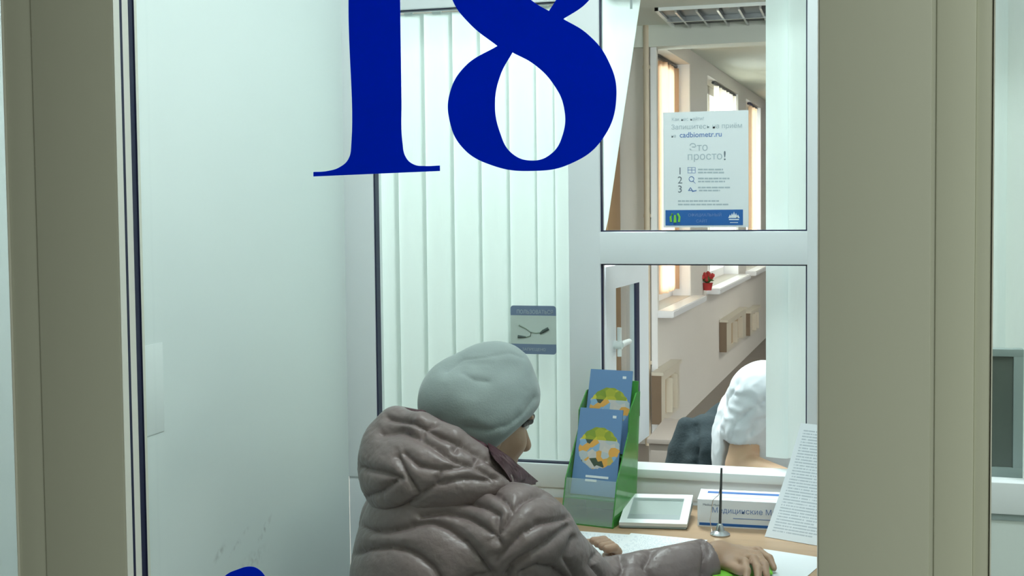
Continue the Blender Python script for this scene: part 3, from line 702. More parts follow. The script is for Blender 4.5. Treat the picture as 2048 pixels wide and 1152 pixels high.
blind('closed white vertical blind behind the wide left pane, behind the seated person', sl, YS, zb-.02, ZP(24, 900, YS), (x1-.02, x2+.03))
YT = PT+.045
xs = lambda px: XP(px, YT)
blind('white vertical blind strips hanging at the right edge of the service window', [((xs(1534)+xs(1574))/2, xs(1578)-xs(1532), math.radians(-12)), ((xs(1574)+xs(1624))/2, xs(1628)-xs(1570), math.radians(-10)), (xs(1655), .06, math.radians(-12))], YT, zo+.02, ZP(-30, 1400), (x3, x4+.1))
# one strip pulled aside, narrowing towards the transom
P4 = [aty(1213, 470, YT), aty(1205, 470, YT), aty(1196, -30, YT), aty(1286, -30, YT)]
YT -= .022
bl = thing('blind_strip', P4[2], 'slanted white blind strip pulled aside beside the digit 8', 'blind strip')
bm = bmesh.new(); add_prism(bm, [aty(1216, 440, YT), aty(1207, 478, YT), aty(1180, 478, YT), aty(1180, -34, YT), aty(1286, -34, YT)], (0, .0012, 0)); fin('fabric', bm, M['slat'], bl)
bm = bmesh.new(); add_tube(bm, [aty(1183, -30, YT)+Vector((0, -.0015, 0)), aty(1183, 470, YT)+Vector((0, -.0015, 0))], .0015, 6)
add_box(bm, aty(1262, 2, YT)-Vector((.002, .004, .02)), aty(1262, 2, YT)+Vector((.004, -.001, .02))); fin('edge_seam', bm, M['white'], bl)

# poster on the upper pane
def on_glass_text(s, px, py, size, m, parent, Y, align='LEFT', off=0, name='lettering', sx=1.0):
    me = text_mesh(s, size, .00015, align, off); o = link_mesh(name, me, m)
    v = aty(px, py, Y); me.transform(Matrix.Translation(v) @ Matrix.Rotation(math.pi/2, 4, 'X') @ Matrix.Diagonal((sx, 1, 1, 1))); setp(o, parent); return o
PG = PY+.0268
pa, pb = aty(1327, 455, PG), aty(1497, 220, PG)
po = thing('poster', ((pa.x+pb.x)/2, PG, pa.z), 'white notice with numbers 1 2 3 and a blue footer on the upper pane', 'poster')
boxobj('sheet', (pa.x, PG-.0006, pa.z), (pb.x, PG+.001, pb.z), M['paper'], po)
TG = PG-.0009; u = 2.95/2400
on_glass_text('Как нас найти?', 1343, 242, 9*u, M['inkl'], po, TG)
on_glass_text('Запишитесь на приём', 1342, 259, 13*u, M['inkl'], po, TG)
on_glass_text('на', 1342, 275, 9*u, M['inkl'], po, TG)
on_glass_text('cadbiometr.ru', 1359, 275, 14.5*u, M['inkb'], po, TG, off=.0002)
on_glass_text('Это', 1378, 302, 21*u, M['inkl'], po, TG)
on_glass_text('просто', 1374, 320, 20.5*u, M['inkl'], po, TG)
on_glass_text('!', 1446, 320, 25*u, M['ink'], po, TG, off=.0003)
for k, y in enumerate((349, 367, 385)):
    on_glass_text(str(k+1), 1355, y, 20*u, M['ink'], po, TG)
v = lambda x, y: aty(x, y, TG)
def strip(bm, xa_, ya_, xb_, yb_, h):
    a, b = v(xa_, ya_), v(xb_, yb_); add_prism(bm, [a+Vector((0, 0, -h/2)), b+Vector((0, 0, -h/2)), b+Vector((0, 0, h/2)), a+Vector((0, 0, h/2))], (0, .0003, 0))
bm = bmesh.new()
for (x_, y_) in ((1375, 335), ): strip(bm, x_, y_, x_+16, y_, .001); strip(bm, x_, y_+11, x_+16, y_+11, .001); strip(bm, x_, y_+5, x_+16, y_+5, .0012); strip(bm, x_+.5, y_+5, x_+1.5, y_+5, .013); strip(bm, x_+15, y_+5, x_+16, y_+5, .013); strip(bm, x_+8, y_+5, x_+9, y_+5, .013)
add_tube(bm, [v(1383+5*math.cos(a), 358+5*math.sin(a)) for a in [q*.63 for q in range(11)]], .0009, 5); strip(bm, 1386, 362, 1391, 367, .0018)
add_tube(bm, [v(1378, 380), v(1381, 375), v(1384, 380)], .0013, 5); strip(bm, 1384, 383, 1393, 381, .003); strip(bm, 1376, 381, 1386, 381, .002)
fin('pictogram', bm, M['inkb'], po)
bm = bmesh.new()
for xa_, xb_, y_ in ((1396, 1446, 339), (1396, 1448, 345), (1396, 1459, 357), (1396, 1450, 363), (1396, 1460, 375), (1398, 1440, 381), (1356, 1438, 402), (1356, 1457, 409)):
    x_ = xa_
    while x_ < xb_:
        w_ = random.uniform(5, 13); strip(bm, x_, y_, min(xb_, x_+w_), y_, .0036); x_ += w_+1.2
fin('fine_print', bm, M['inkl'], po)['kind'] = 'stuff'
a, b = v(1331, 451), v(1486, 419)
boxobj('footer_band', (a.x, TG-.0002, a.z), (b.x, TG+.0003, b.z), M['boxblue'], po)
TG -= .0004
bm = bmesh.new(); c0 = v(1350, 437)
for s in (-1, 1): add_tube(bm, [v(1350+s*8, 444), v(1350+s*9, 434), v(1350+s*5, 427)], .0028, 6)
add_tube(bm, [v(1350, 445), v(1350, 430)], [.004, .0025], 8); fin('green_emblem', bm, M['lime'], po)
bm = bmesh.new()
for dx_, h in ((-8, 4), (-4, 7), (0, 10), (4, 7), (8, 4)): add_prism(bm, [v(1468+dx_-3.5, 436), v(1468+dx_+3.5, 436), v(1468+dx_, 436-h-3)], (0, .0002, 0))
strip(bm, 1458, 439, 1478, 439, .0025); strip(bm, 1460, 445, 1476, 445, .0015); fin('white_emblem', bm, M['paper'], po)
on_glass_text('ОФИЦИАЛЬНЫЙ', 1376, 433, 8*u, M['inkb'], po, TG); on_glass_text('САЙТ', 1392, 445, 8*u, M['inkb'], po, TG)

# cable sign sticker on the left pane
SG = PY+.0268
sg = thing('cable_sign', aty(1067, 706, SG), 'small square sign with slate bands and a forked cable picture on the left pane', 'sign')
def rrect(a, b, r, corners, Y, th, m, name):
    pts = []
    (xa_, za_), (xb_, zb_) = a, b
    for cx, cz, a0, on in ((xb_-r, zb_-r, 0, corners[0]), (xa_+r, zb_-r, 90, corners[1]), (xa_+r, za_+r, 180, corners[2]), (xb_-r, za_+r, 270, corners[3])):
        if on:
            for k in range(7): t_ = math.radians(a0+k*15); pts.append((cx+r*math.cos(t_), Y, cz+r*math.sin(t_)))
        else: pts.append((cx+(r if a0 in (0, 270) else -r), Y, cz+(r if a0 < 180 else -r)))
    bm = bmesh.new(); add_prism(bm, pts, (0, th, 0)); return fin(name, bm, m, sg)
A_, B_ = aty(1022, 707, SG), aty(1112, 612, SG); zl1, zl0 = aty(1067, 631, SG).z, aty(1067, 688, SG).z
rrect((A_.x, zl1), (B_.x, B_.z), .008, (1, 1, 0, 0), SG-.0008, .0008, M['steelblue'], 'top_band')
rrect((A_.x, A_.z), (B_.x, zl0), .008, (0, 0, 1, 1), SG-.0008, .0008, M['steelblue'], 'bottom_band')
boxobj('field', (A_.x, SG-.0008, zl0), (B_.x, SG, zl1), M['signfield'], sg)
TG = SG-.0012
bm = bmesh.new(); add_tube(bm, [v(1038, 650), v(1052, 657), v(1061, 664), v(1072, 666), v(1081, 665)], [.0022, .0014, .0014, .0014, .0014], 6); add_tube(bm, [v(1062, 664), v(1061, 672), v(1052, 674)], .0014, 6); fin('cable', bm, M['signmid'], sg, smooth=True)
bm = bmesh.new(); add_tube(bm, [v(1080, 667), v(1086, 663), v(1097, 657)], [.002, .0042, .004], 8); fin('plug', bm, M['signdark'], sg, smooth=True); bm = bmesh.new(); add_tube(bm, [v(1036, 673), v(1052, 674)], [.004, .0018], 8); fin('plug', bm, M['signdark'], sg, smooth=True)
on_glass_text('ПОЛЬЗОВАТЬСЯ', 1033, 627, 11*u, M['inkl'], sg, TG, sx=.86); on_glass_text('ЗАПРЕЩЕНО', 1044, 701, 8*u, M['inkl'], sg, TG)

# brochure holder, green acrylic with two tiers
hb = [atz(1121, 1046, DZ), atz(1226, 1058, DZ)]; ex = (hb[1]-hb[0]); HW = ex.length; ex.normalize(); eb = Vector((-ex.y, ex.x, 0))
H0 = hb[0]
def hp(a, b, c): return H0+ex*a+eb*b+Vector((0, 0, c))
ho = thing('brochure_holder', hp(HW/2, .05, 0), 'green acrylic two-tier brochure holder standing on the counter', 'brochure holder')
for a in (0, HW-.003):
    bm = bmesh.new(); add_prism(bm, [hp(a, 0, 0), hp(a, .155, 0), hp(a, .19, .285), hp(a, .165, .285), hp(a, .115, .245), hp(a, .11, .2), hp(a, .03, .10)], ex*.003); fin('side_panel', bm, M['gclear'], ho)
bm = bmesh.new(); add_prism(bm, [hp(.003, .15, .0), hp(.003, .153, 0), hp(.003, .188, .31), hp(.003, .185, .31)], ex*(HW-.006)); fin('back_panel', bm, M['green'], ho)
bm = bmesh.new(); add_prism(bm, [hp(.003, 0, .0), hp(.003, .003, 0), hp(.003, .033, .10), hp(.003, .03, .10)], ex*(HW-.006)); fin('front_panel', bm, M['cclear'], ho)
bm = bmesh.new(); add_prism(bm, [hp(.003, .0, 0), hp(.003, .15, 0), hp(.003, .15, .003), hp(.003, 0, .003)], ex*(HW-.006)); fin('base_panel', bm, M['gclear'], ho)
bm = bmesh.new(); add_prism(bm, [hp(.003, .02, .055), hp(.003, .15, .055), hp(.003, .15, .058), hp(.003, .02, .058)], ex*(HW-.006)); fin('lower_ledge', bm, M['gclear'], ho)
bm = bmesh.new(); add_prism(bm, [hp(.003, .10, .14), hp(.003, .165, .14), hp(.003, .165, .143), hp(.003, .10, .143)], ex*(HW-.006)); fin('upper_ledge', bm, M['gclear'], ho)
b1, b2 = .006, HW-.010
def brochure(label, b, c, b_top, c_top, th):
    q = quad_uv('brochure', hp(b1, b, c), hp(b2, b, c), hp(b2-.004, b_top, c_top), hp(b1+.002, b_top, c_top), M['brochure'], None, th=th)
    return tag(q, label, 'brochure', 'brochures in the green holder')
br = brochure('blue brochure with a picture of food, lower front one in the green holder', .045, .060, .108, .252, .004)
br2 = brochure('blue brochure in the upper tier of the green holder, its top picture showing', .118, .146, .176, .335, .004)

for q, (o_, b0_, c0_, b1_, c1_) in enumerate(((br, .045, .060, .108, .252), (br2, .118, .146, .176, .335))):
    bm = bmesh.new()
    for v_, ua, ub, hh in ((.20, .30, .80, .005), (.155, .30, .55, .005), (.90, .76, .84, .006)):
        b_, c_ = b0_+(b1_-b0_)*v_-.0009, c0_+(c1_-c0_)*v_; W_ = b2-b1
        add_prism(bm, [hp(b1+W_*ua, b_, c_), hp(b1+W_*ub, b_, c_), hp(b1+W_*ub, b_+.0015, c_+hh), hp(b1+W_*ua, b_+.0015, c_+hh)], eb*.0004)
    t_o = fin('printed_title', bm, M['paper'], o_); t_o['kind'] = 'stuff'
# white framed screen lying tilted on the counter
c4 = [atz(1238, 1056, DZ+.001), atz(1374, 1060, DZ)]
tl, tr = aty(1257, 993, c4[0].y+.14), aty(1386, 996, c4[1].y+.14)
sd = thing('signature_pad', (c4[0]+c4[1])/2, 'white framed grey pad tilted on the counter beside the green holder', 'pad')
up = Vector((0, 0, .006)); q00, q10, q11, q01 = c4[0]+up, c4[1]+up, tr, tl
def bl_(u_, v_): return (q00*(1-u_)+q10*u_)*(1-v_)+(q01*(1-u_)+q11*u_)*v_
bm = bmesh.new(); V0 = []
add_prism(bm, [bl_(0, 0)-up, bl_(1, 0)-up, bl_(1, 1)-Vector((0, 0, .02)), bl_(0, 1)-Vector((0, 0, .02))], (0, 0, .014)); bmesh.ops.bevel(bm, geom=list(bm.edges), offset=.002, segments=2, affect='EDGES'); fin('body', bm, M['greyplastic'], sd)
nrm = (q10-q00).cross(q01-q00).normalized()
def ringbox(bm, u0, u1, v0, v1, h): add_prism(bm, [bl_(u0, v0), bl_(u1, v0), bl_(u1, v1), bl_(u0, v1)], nrm*h)
bm = bmesh.new(); ringbox(bm, 0, 1, 0, .13, .008); ringbox(bm, 0, 1, .86, 1, .008); ringbox(bm, 0, .1, .12, .87, .008); ringbox(bm, .88, 1, .12, .87, .008); fin('rim', bm, M['white'], sd)
bm = bmesh.new(); ringbox(bm, .1, .88, .13, .86, .003); fin('screen', bm, M['glasspanel'], sd)
bm = bmesh.new(); add_tube(bm, [bl_(.5, .9)-Vector((0, 0, .018)), Vector((*(bl_(.5, 1.0)+Vector((0, .02, 0)))[:2], DZ+.0065))], .006, 8); fin('prop', bm, M['greyplastic'], sd)

# tissue / mask box
g0, g1 = atz(1395, 1052, DZ), atz(1545, 1060, DZ); gx = (g1-g0); gx.z = 0; gx.normalize(); gy = Vector((-gx.y, gx.x, 0)); BW = .205; BH = .062; BD = .10
bx = thing('mask_box', g0+gx*BW/2+gy*BD/2, 'white cardboard box with blue stripes and lettering behind the pen stand', 'box')
def gp(a, b, c): return Vector((g0.x, g0.y, DZ))+gx*a+gy*b+Vector((0, 0, c))
def gbox(name, a0, a1, b0, b1_, c0, c1, m):
    bm = bmesh.new(); add_prism(bm, [gp(a0, b0, c0), gp(a1, b0, c0), gp(a1, b1_, c0), gp(a0, b1_, c0)], (0, 0, c1-c0)); return fin(name, bm, m, bx)
gbox('carton', 0, BW, 0, BD, 0, BH, M['box'])
gbox('bottom_stripe', .004, BW-.002, -.0004, .0002, .003, .009, M['boxblue'])
gbox('top_stripe', .018, BW-.01, BD*.62, BD*.80, BH-.0003, BH+.0004, M['boxblue'])
gbox('tear_line', .03, BW-.03, BD*.28, BD*.30, BH-.0003, BH+.0003, M['inkl'])
gbox('thin_line', .08, BW-.04, -.0004, .0002, .021, .0225, M['inkb'])
def box_text(s, a, c, size, m):
    me = text_mesh(s, size, .0001); R3 = Matrix((gx, Vector((0, 0, 1)), -gy)).transposed().to_4x4()
    me.transform(Matrix.Translation(gp(a, -.0003, c)) @ R3); o = link_mesh('lettering', me, m); setp(o, bx)
box_text('Медицинские Маски', .032, .033, .017, M['inkb'])
box_text('Medical Masks', .012, .048, .007, M['ink'])

# desk pen on its stand
ps = atz(1440, 1070, DZ)
st = thing('pen_stand', ps, 'dark desk pen upright in a small round metal stand on the counter', 'pen stand')
bm = bmesh.new(); add_lathe(bm, ps, [(.021, 0), (.022, .003), (.018, .006), (.010, .010), (.007, .022), (.004, .026)], 28); fin('base', bm, M['metal'], st, smooth=True)
bm = bmesh.new(); tp = aty(1443, 936, ps.y); add_tube(bm, [ps+Vector((0, 0, .024)), tp], [.0032, .0024], 10); fin('pen', bm, M['dmetal'], st, smooth=True)
bm = bmesh.new(); q0 = atz(1420, 1066, DZ)
pts = [ps+Vector((0, 0, .02))+(aty(1425, 1010, ps.y)-ps-Vector((0, 0, .02)))*t_+Vector((.003*math.sin(t_*9), 0, -.02*math.sin(t_*math.pi))) for t_ in [k/12 for k in range(13)]]
add_tube(bm, [tp+Vector((-.001, 0, -.03)), tp+Vector((-.006, 0, -.06)), aty(1426, 1000, ps.y), aty(1420, 1040, ps.y), atz(1424, 1066, DZ+.002), ps+Vector((-.015, 0, .004))], .0009, 6); fin('chain', bm, M['metal'], st, smooth=True)

# printed sheet leaning at the right
e0 = atz(1529, 1073, DZ+.001); e1 = atz(1627, 1090, DZ+.001); vv = (e1-e0)*1.45; f0 = aty(1602, 846, e0.y+.115); 
print('leaning sheet', e0, e1, f0, (f0-e0).length)
sh = quad_uv('printed_notice', e0, e0+vv, f0+vv*.85, f0, M['printed'], None, th=.0012, ny=8, nx=2, bend=lambda u_, v_: -.006*math.sin(v_*math.pi))
tag(sh, 'closely printed white sheet leaning beside the white box, against the right side', 'sheet')

# papers lying on the counter
def paper(label, pxs, z, m, name='paper_sheet', nx=1, bend=None):
    P_ = [atz(a, b, z) for a, b in pxs]; return tag(quad_uv(name, *P_, M[m], None, th=.0006, nx=nx, ny=nx, bend=bend), label, 'paper', None)
paper('white form under the left hand, nearest the green holder', [(1120, 1135), (1260, 1160), (1300, 1072), (1130, 1060)], DZ+.0008, 'form')
paper('white form lying between the grey pad and the sleeve', [(1200, 1122), (1350, 1150), (1415, 1080), (1262, 1066)], DZ+.0018, 'form')
paper('white paper under the right hand, by the leaning sheet', [(1395, 1175), (1560, 1200), (1655, 1117), (1488, 1092)], DZ+.0010, 'paper')

# neighbouring booth: grey framed monitor on the ledge behind the pane, blinds
mz0, mz1 = ZP(962, 2010, 3.0), ZP(698, 2010, 3.0); mx0, mx1 = aty(1960, 800, 3.0).x, aty(2047, 800, 3.0).x
mo = thing('monitor', ((mx0+mx1)/2, 3.02, mz0), 'grey framed dark screen standing behind the pane right of the wide post', 'monitor')
frame_mesh('bezel', [((mx0, 3.0, mz0), (mx0+.02, 3.03, mz1)), ((mx1-.022, 3.0, mz0), (mx1, 3.03, mz1)), ((mx0+.001, 2.9994, mz1-.018), (mx1-.001, 3.0294, mz1-.0006)), ((mx0+.001, 2.9994, mz0+.0006), (mx1-.001, 3.0294, mz0+.032))], 'greyplastic', .002, mo)
boxobj('screen', (mx0+.018, 3.006, mz0+.03), (mx1-.02, 3.028, mz1-.016), M['screen'], mo)
boxobj('monitor_foot', ((mx0+mx1)/2-.03, 3.03, mz0-.12), ((mx0+mx1)/2+.03, 3.06, mz0+.1), M['greyplastic'], mo, .002)
sbox('trim_right_counter', (RX+.03, PT, mz0-.15), (1.2, PT+.45, mz0-.12), M['sill'])
blind('closed white vertical blind in the neighbouring window, above the grey monitor', [(.25+.075*k, .088, math.radians(-12)) for k in range(10)], 3.14, mz0-.11, 2.02, (.2, 1.0))

# ================================================================== PEOPLE
def P(px, py, Y): return np.array(aty(px, py, Y), float)
def crop(ox, oy, sc, pts): return [(ox+x/sc, oy+y/sc) for x, y in pts]
# ---- seated person in the quilted coat
Fv = np.array([.74, .67, 0]); Fv /= np.linalg.norm(Fv); Rv = np.array([Fv[1], -Fv[0], 0]); Uv = np.array([0, 0, 1.])
HC = P(966, 828, 2.20)
BF, BR = Fv, Rv
tp_ = math.radians(20); Fv = np.array([.66, .75, 0]); Rv = np.array([.75, -.66, 0]); Fh = Fv*math.cos(tp_)-Uv*math.sin(tp_); Uh = Uv*math.cos(tp_)+Fv*math.sin(tp_)
RH = np.stack([Rv, Fh, Uh], 1)
def hd(r, f, u, Rv=Rv): return HC+Rv*r+Fh*f+Uh*u
Fv, Rv = BF, BR
TB = P(915, 1165, 2.10); RB = np.stack([Rv, Fv, Uv], 1)
RS, RE, RW = P(1035, 1062, 2.00), P(1178, 1200, 2.19), P(1412, 1122, 2.37)
LS, LE, LW = P(815, 1050, 2.24), P(1010, 1096, 2.42), P(1150, 1112, 2.55)
woman = thing('person', (TB[0], TB[1], 0), 'person in grey felt hat and quilted mauve-brown coat seated at the counter, from behind', 'person')
def finger(base, tip, bend, r0, r1):
    base, tip, bend = map(np.array, (base, tip, bend)); m1 = base*.55+tip*.45+bend; m2 = base*.22+tip*.78+bend*.75
    return chain([base, m1, m2, tip], [r0, r0*.95, (r0+r1)/2, r1])
# right hand: back of the hand up, fingers curling down onto the paper
K = [P(1478, 1101, 2.47), P(1487, 1105, 2.445), P(1486, 1113, 2.415), P(1474, 1120, 2.39)]
def D3(px, py, z=.772): return np.array(atz(px, py, z), float)
tips = [D3(1548, 1136), D3(1533, 1152), D3(1516, 1160), D3(1492, 1163)]
hand_r = [ell((RW+K[1])/2+np.array([.012, 0, 0]), (.050, .036, .017)), cap(RW, P(1440, 1108, 2.41), .024, .027)]
for a in K: hand_r.append((cap(P(1432, 1110, 2.40), a, .020, .0125), .012))
for a, b, r in zip(K, tips, (.0088, .0095, .0092, .0080)): hand_r.append((finger(a, b, np.array([.008, 0, .016]), r, r*.78), .005))
hand_r.append((chain([P(1440, 1122, 2.385), P(1462, 1134, 2.37), D3(1482, 1143, .782)], [.014, .011, .0085]), .008))
# left hand resting on the form
LK = [D3(1186+q*9, 1082+q*5.5, .795) for q in range(4)]
hand_l = [ell(P(1190, 1098, 2.53), (.045, .034, .018)), cap(LW, P(1175, 1102, 2.54), .024, .024)]
for q, a in enumerate(LK):
    b = D3(1222+q*5, 1098+q*5, .772); hand_l.append((finger(a, b, np.array([.006, 0, .010]), .0088, .007), .004))
hand_l.append((chain([P(1180, 1104, 2.50), P(1205, 1112, 2.49), D3(1225, 1122, .778)], [.013, .011, .008]), .006))
hips = P(905, 1165, 2.08); hips[2] = .53
def leg(sx):
    h = hips+Rv*.10*sx; k_ = h+Fv*.36+Rv*.02*sx; k_[2] = .50; a = k_+Fv*-.02; a[2] = .09
    return h, k_, a
parts_ = [ell(hd(0, -.015, .02), (.076, .096, .092), RH), (ell(hd(0, .035, -.045), (.060, .062, .075), RH), .03),
    (ell(hd(0, .062, -.095), (.030, .028, .026), RH), .03),                                        # chin
    (cap(hd(0, .092, .0), hd(0, .115, -.035), .009, .0135), .012),                                # nose
    (ell(hd(0, .088, -.068), (.023, .013, .008), RH), .008), (ell(hd(0, .086, -.078), (.019, .012, .007), RH), .006),
    (ell(hd(.038, .062, -.035), (.024, .022, .022), RH), .02), (ell(hd(-.038, .062, -.035), (.024, .022, .022), RH), .02),   # cheeks
    (ell(hd(.03, .078, .020), (.022, .012, .008), RH), .012), (ell(hd(-.03, .078, .020), (.022, .012, .008), RH), .012),     # brows
    (ell(hd(.078, -.01, -.03), (.008, .018, .030), RH), .006), (ell(hd(-.078, -.01, -.03), (.008, .018, .030), RH), .006),   # ears
    (cap(hd(0, -.03, -.06), TB+np.array([0, 0, .22])+Fv*.0, .055, .06), .04),
    (ell(TB+np.array([0, 0, -.05]), (.15, .10, .26), RB), .05), (ell(hips, (.17, .13, .12), RB), .05),
    (cap(RS, LS, .055, .055), .04)]
for a in (1, -1):
    h, k_, an = leg(a); parts_ += [(cap(h, k_, .085, .060), .03), (cap(k_, an, .056, .038), .02), (cap(an, an+Fv*.14+np.array([0, 0, -.045]), .038, .030), .02)]
parts_ += [(chain([RS, RE, RW], [.05, .042, .026]), .02), (chain([LS, LE, LW], [.05, .042, .026]), .02)]
eyes = union([ell(hd(.030, .088, .004), (.014, .010, .009), RH), ell(hd(-.030, .088, .004), (.014, .010, .009), RH)], .003)
bodyA = union(parts_, .02)
hr = union(hand_r, .012); hl = union(hand_l, .012)
def bodyf(P_):
    d = sub(bodyA, eyes, .006)(P_); d = smin(d, hr(P_), .008); return smin(d, hl(P_), .008)
allp = np.array([HC+.17, HC-.15, RS, LS, RE, LE, *tips, *K, LW, hips-.25, leg(1)[2]+Fv*.18, leg(-1)[2]+Fv*.18, leg(1)[1], leg(-1)[1]])
lo = allp.min(0)-.05; hi = allp.max(0)+.05; lo[2] = .0
vb, fb = surface(bodyf, lo, hi, .0036); vb = relax(vb, fb, 1)
np_mesh('body', vb, fb, M['skin'], woman)
for s_ in (1, -1):
    bm = bmesh.new(); bmesh.ops.create_uvsphere(bm, u_segments=16, v_segments=12, radius=.0115, matrix=Matrix.Translation(Vector(hd(.030*s_, .0785, .004)))); fin('eye', bm, M['white'], woman, smooth=True)

# coat: torso and sleeves
coat_parts = [ell(TB+np.array([0, 0, -.02])-Fv*.015, (.205, .185, .285), RB),
    (ell(TB+np.array([0, 0, -.30])+Fv*.02, (.235, .215, .24), RB), .06),
    (cap(RS+Fv*-.01-Uv*.016, LS, .078, .088), .05), (ell(P(1070, 1072, 2.04), (.064, .066, .064)), .04),
    (ell(P(1000, 1055, 2.08), (.08, .07, .04)), .03),
    (chain([RS, RE, P(1290, 1163, 2.28), RW+(RW-RE)*.12], [.079, .074, .058, .041]), .035),
    (chain([LS, LE, P(1135, 1118, 2.545)], [.09, .072, .045]), .03)]
cuff = [half(P(1417, 1118, 2.375), (RW-RE)/np.linalg.norm(RW-RE))]
cc = inter(union(coat_parts, .035), cuff[0], .004)
sleeve_in = cap(P(1398, 1124, 2.36), P(1440, 1110, 2.40), .033, .036)
def coatf(P_): return sub(sub(cc, sleeve_in, .004)(P_) if False else cc, sleeve_in, .005)(P_)
lo = np.minimum.reduce([TB-.35, LS-.12]); hi = np.maximum.reduce([RW+.08, LE+.1, LS+.12, TB+.35]); lo[2] = .30
vc, fc = surface(coatf, lo, hi, .0042); vc = relax(vc, fc, 2)
q = lambda pts: crop(680, 600, 2.087, pts)
seams = [q(a) for a in (
    [(330, 900), (440, 880), (530, 905), (600, 950), (650, 985), (665, 1020)],
    [(290, 935), (380, 925), (450, 950), (520, 1010), (570, 1080), (620, 1150)],
    [(50, 1060), (110, 1035), (200, 1030), (270, 1040), (330, 1070), (390, 1120), (430, 1190)],
    [(480, 832), (520, 830), (600, 855), (660, 890), (650, 950), (640, 1000)],
    [(640, 790), (700, 840), (720, 880), (690, 930), (650, 985)],
    [(900, 800), (820, 800), (760, 830), (720, 880)],
    [(850, 925), (760, 970), (700, 1030), (650, 1080)],
    [(960, 900), (900, 918), (820, 930)],
    [(960, 940), (880, 1010), (800, 1060), (720, 1110), (690, 1160)],
    [(985, 990), (950, 1080), (990, 1150), (1000, 1200)],
    [(1080, 1040), (1060, 1100), (1110, 1160)], [(60, 930), (130, 960), (200, 960), (300, 940)],
    [(620, 1150), (560, 1160), (480, 1190)], [(760, 1150), (830, 1120), (900, 1130), (960, 1180)])]
seams += [[(1236, 1104), (1248, 1130), (1240, 1165)], [(1300, 1104), (1290, 1130), (1310, 1160)], [(1404, 1075), (1412, 1100), (1410, 1155)]]
vc = seam_puff(vc, fc, seams, depth=.013, w=34, wr=.0010, ws=55, crease=.004)
np_mesh('coat', vc, fc, M['coat'], woman)

# hood lying on the back
hood_parts = [ell(P(812, 945, 2.05), (.098, .085, .086), np.stack([Rv, Fv, Uv], 1)),
    (ell(P(865, 950, 2.00), (.085, .06, .066)), .05), (ell(P(935, 960, 2.02), (.085, .05, .042)), .05),
    (ell(P(795, 880, 2.08), (.055, .06, .05)), .05),
    (chain([P(793, 846, 2.06), P(842, 853, 2.02), P(905, 882, 2.01), P(960, 924, 2.03), P(1010, 962, 2.08), P(1046, 976, 2.18)], [.024, .025, .025, .024, .020, .010]), .022),
    (chain([P(793, 846, 2.06), P(812, 850, 2.20), P(880, 880, 2.32), P(960, 925, 2.36), P(1040, 972, 2.28), P(1046, 976, 2.20)], [.024, .03, .03, .03, .02, .012]), .022),
    (ell(P(995, 985, 2.10), (.05, .05, .026)), .03)]
hoodf0 = union(hood_parts, .03)
opening = union([ell(HC+np.array([-.01, 0, -.045]), (.088, .095, .10)), cap(HC+np.array([0, 0, -.04]), HC+np.array([.01, .01, .2]), .085, .11)], .02)
hoodf = sub(hoodf0, opening, .012)
lo = P(690, 1060, 2.05)-.08; hi = np.maximum(P(1080, 800, 2.42)+.05, P(1080, 1000, 2.3)+.05)
lo = np.array([lo[0]-.05, 1.84, .80]); hi = np.array([hi[0]+.03, 2.46, 1.14])
vh, fh = surface(hoodf, lo, hi, .0038); vh = relax(vh, fh, 2)
hs = [q(a) for a in (
    [(200, 490), (300, 510), (400, 560), (500, 605), (620, 665), (700, 722), (740, 768)],
    [(170, 555), (260, 545), (340, 580), (420, 630), (480, 672), (560, 692), (650, 745)],
    [(80, 695), (180, 720), (250, 745)], [(240, 650), (280, 735), (330, 820)], [(330, 820), (400, 770), (520, 745), (620, 752)],
    [(80, 835), (170, 800), (230, 755)], [(270, 640), (330, 690), (420, 708), (520, 690)], [(330, 820), (270, 870), (200, 905)],
    [(340, 580), (350, 540), (400, 515)], [(560, 692), (580, 650)], [(420, 705), (400, 770)], [(480, 625), (500, 600)])]
vh = seam_puff(vh, fh, hs, depth=.010, w=24, wr=.0015, ws=60, seed=5, crease=.0035)
np_mesh('hood', vh, fh, M['coat'], woman)
# maroon lining along the rim and collar
def ribbon(name, pts, m, parent, wd=.016, th=.004):
    f = chain([np.array(p) for p in pts], wd if isinstance(wd, list) else [wd]*len(pts)); pp_ = np.array(pts)
    v_, f_ = surface(f, pp_.min(0)-.05, pp_.max(0)+.05, .003); return np_mesh(name, relax(v_, f_, 1), f_, m, parent)
ribbon('hood_trim', [P(800, 822, 2.075), P(842, 830, 2.045), P(905, 862, 2.035), P(962, 896, 2.05), P(1000, 920, 2.075)], M['maroon'], woman, [.009, .009, .0095, .010, .011])
bm = bmesh.new()
A = [P(975, 885, 2.06), P(1004, 903, 2.06), P(1034, 927, 2.09), P(1058, 947, 2.14), P(1077, 963, 2.20)]
B = [P(990, 920, 2.00), P(1008, 940, 2.00), P(1022, 962, 2.02), P(1044, 972, 2.08), P(1072, 969, 2.18)]
ra = [[bm.verts.new(A[i]*(1-t_)+B[i]*t_+np.array([0, -1, .3])*.010*math.sin(math.pi*t_)) for t_ in np.linspace(0, 1, 7)] for i in range(5)]
for a_, b_ in zip(ra, ra[1:]):
    for k in range(6): bm.faces.new((a_[k], a_[k+1], b_[k+1], b_[k]))
ext = bmesh.ops.solidify(bm, geom=list(bm.faces), thickness=.006)
bmesh.ops.subdivide_edges(bm, edges=list(bm.edges), cuts=1, smooth=.5, use_grid_fill=True)
fin('collar', bm, M['maroon'], woman, smooth=True, sharp=80)

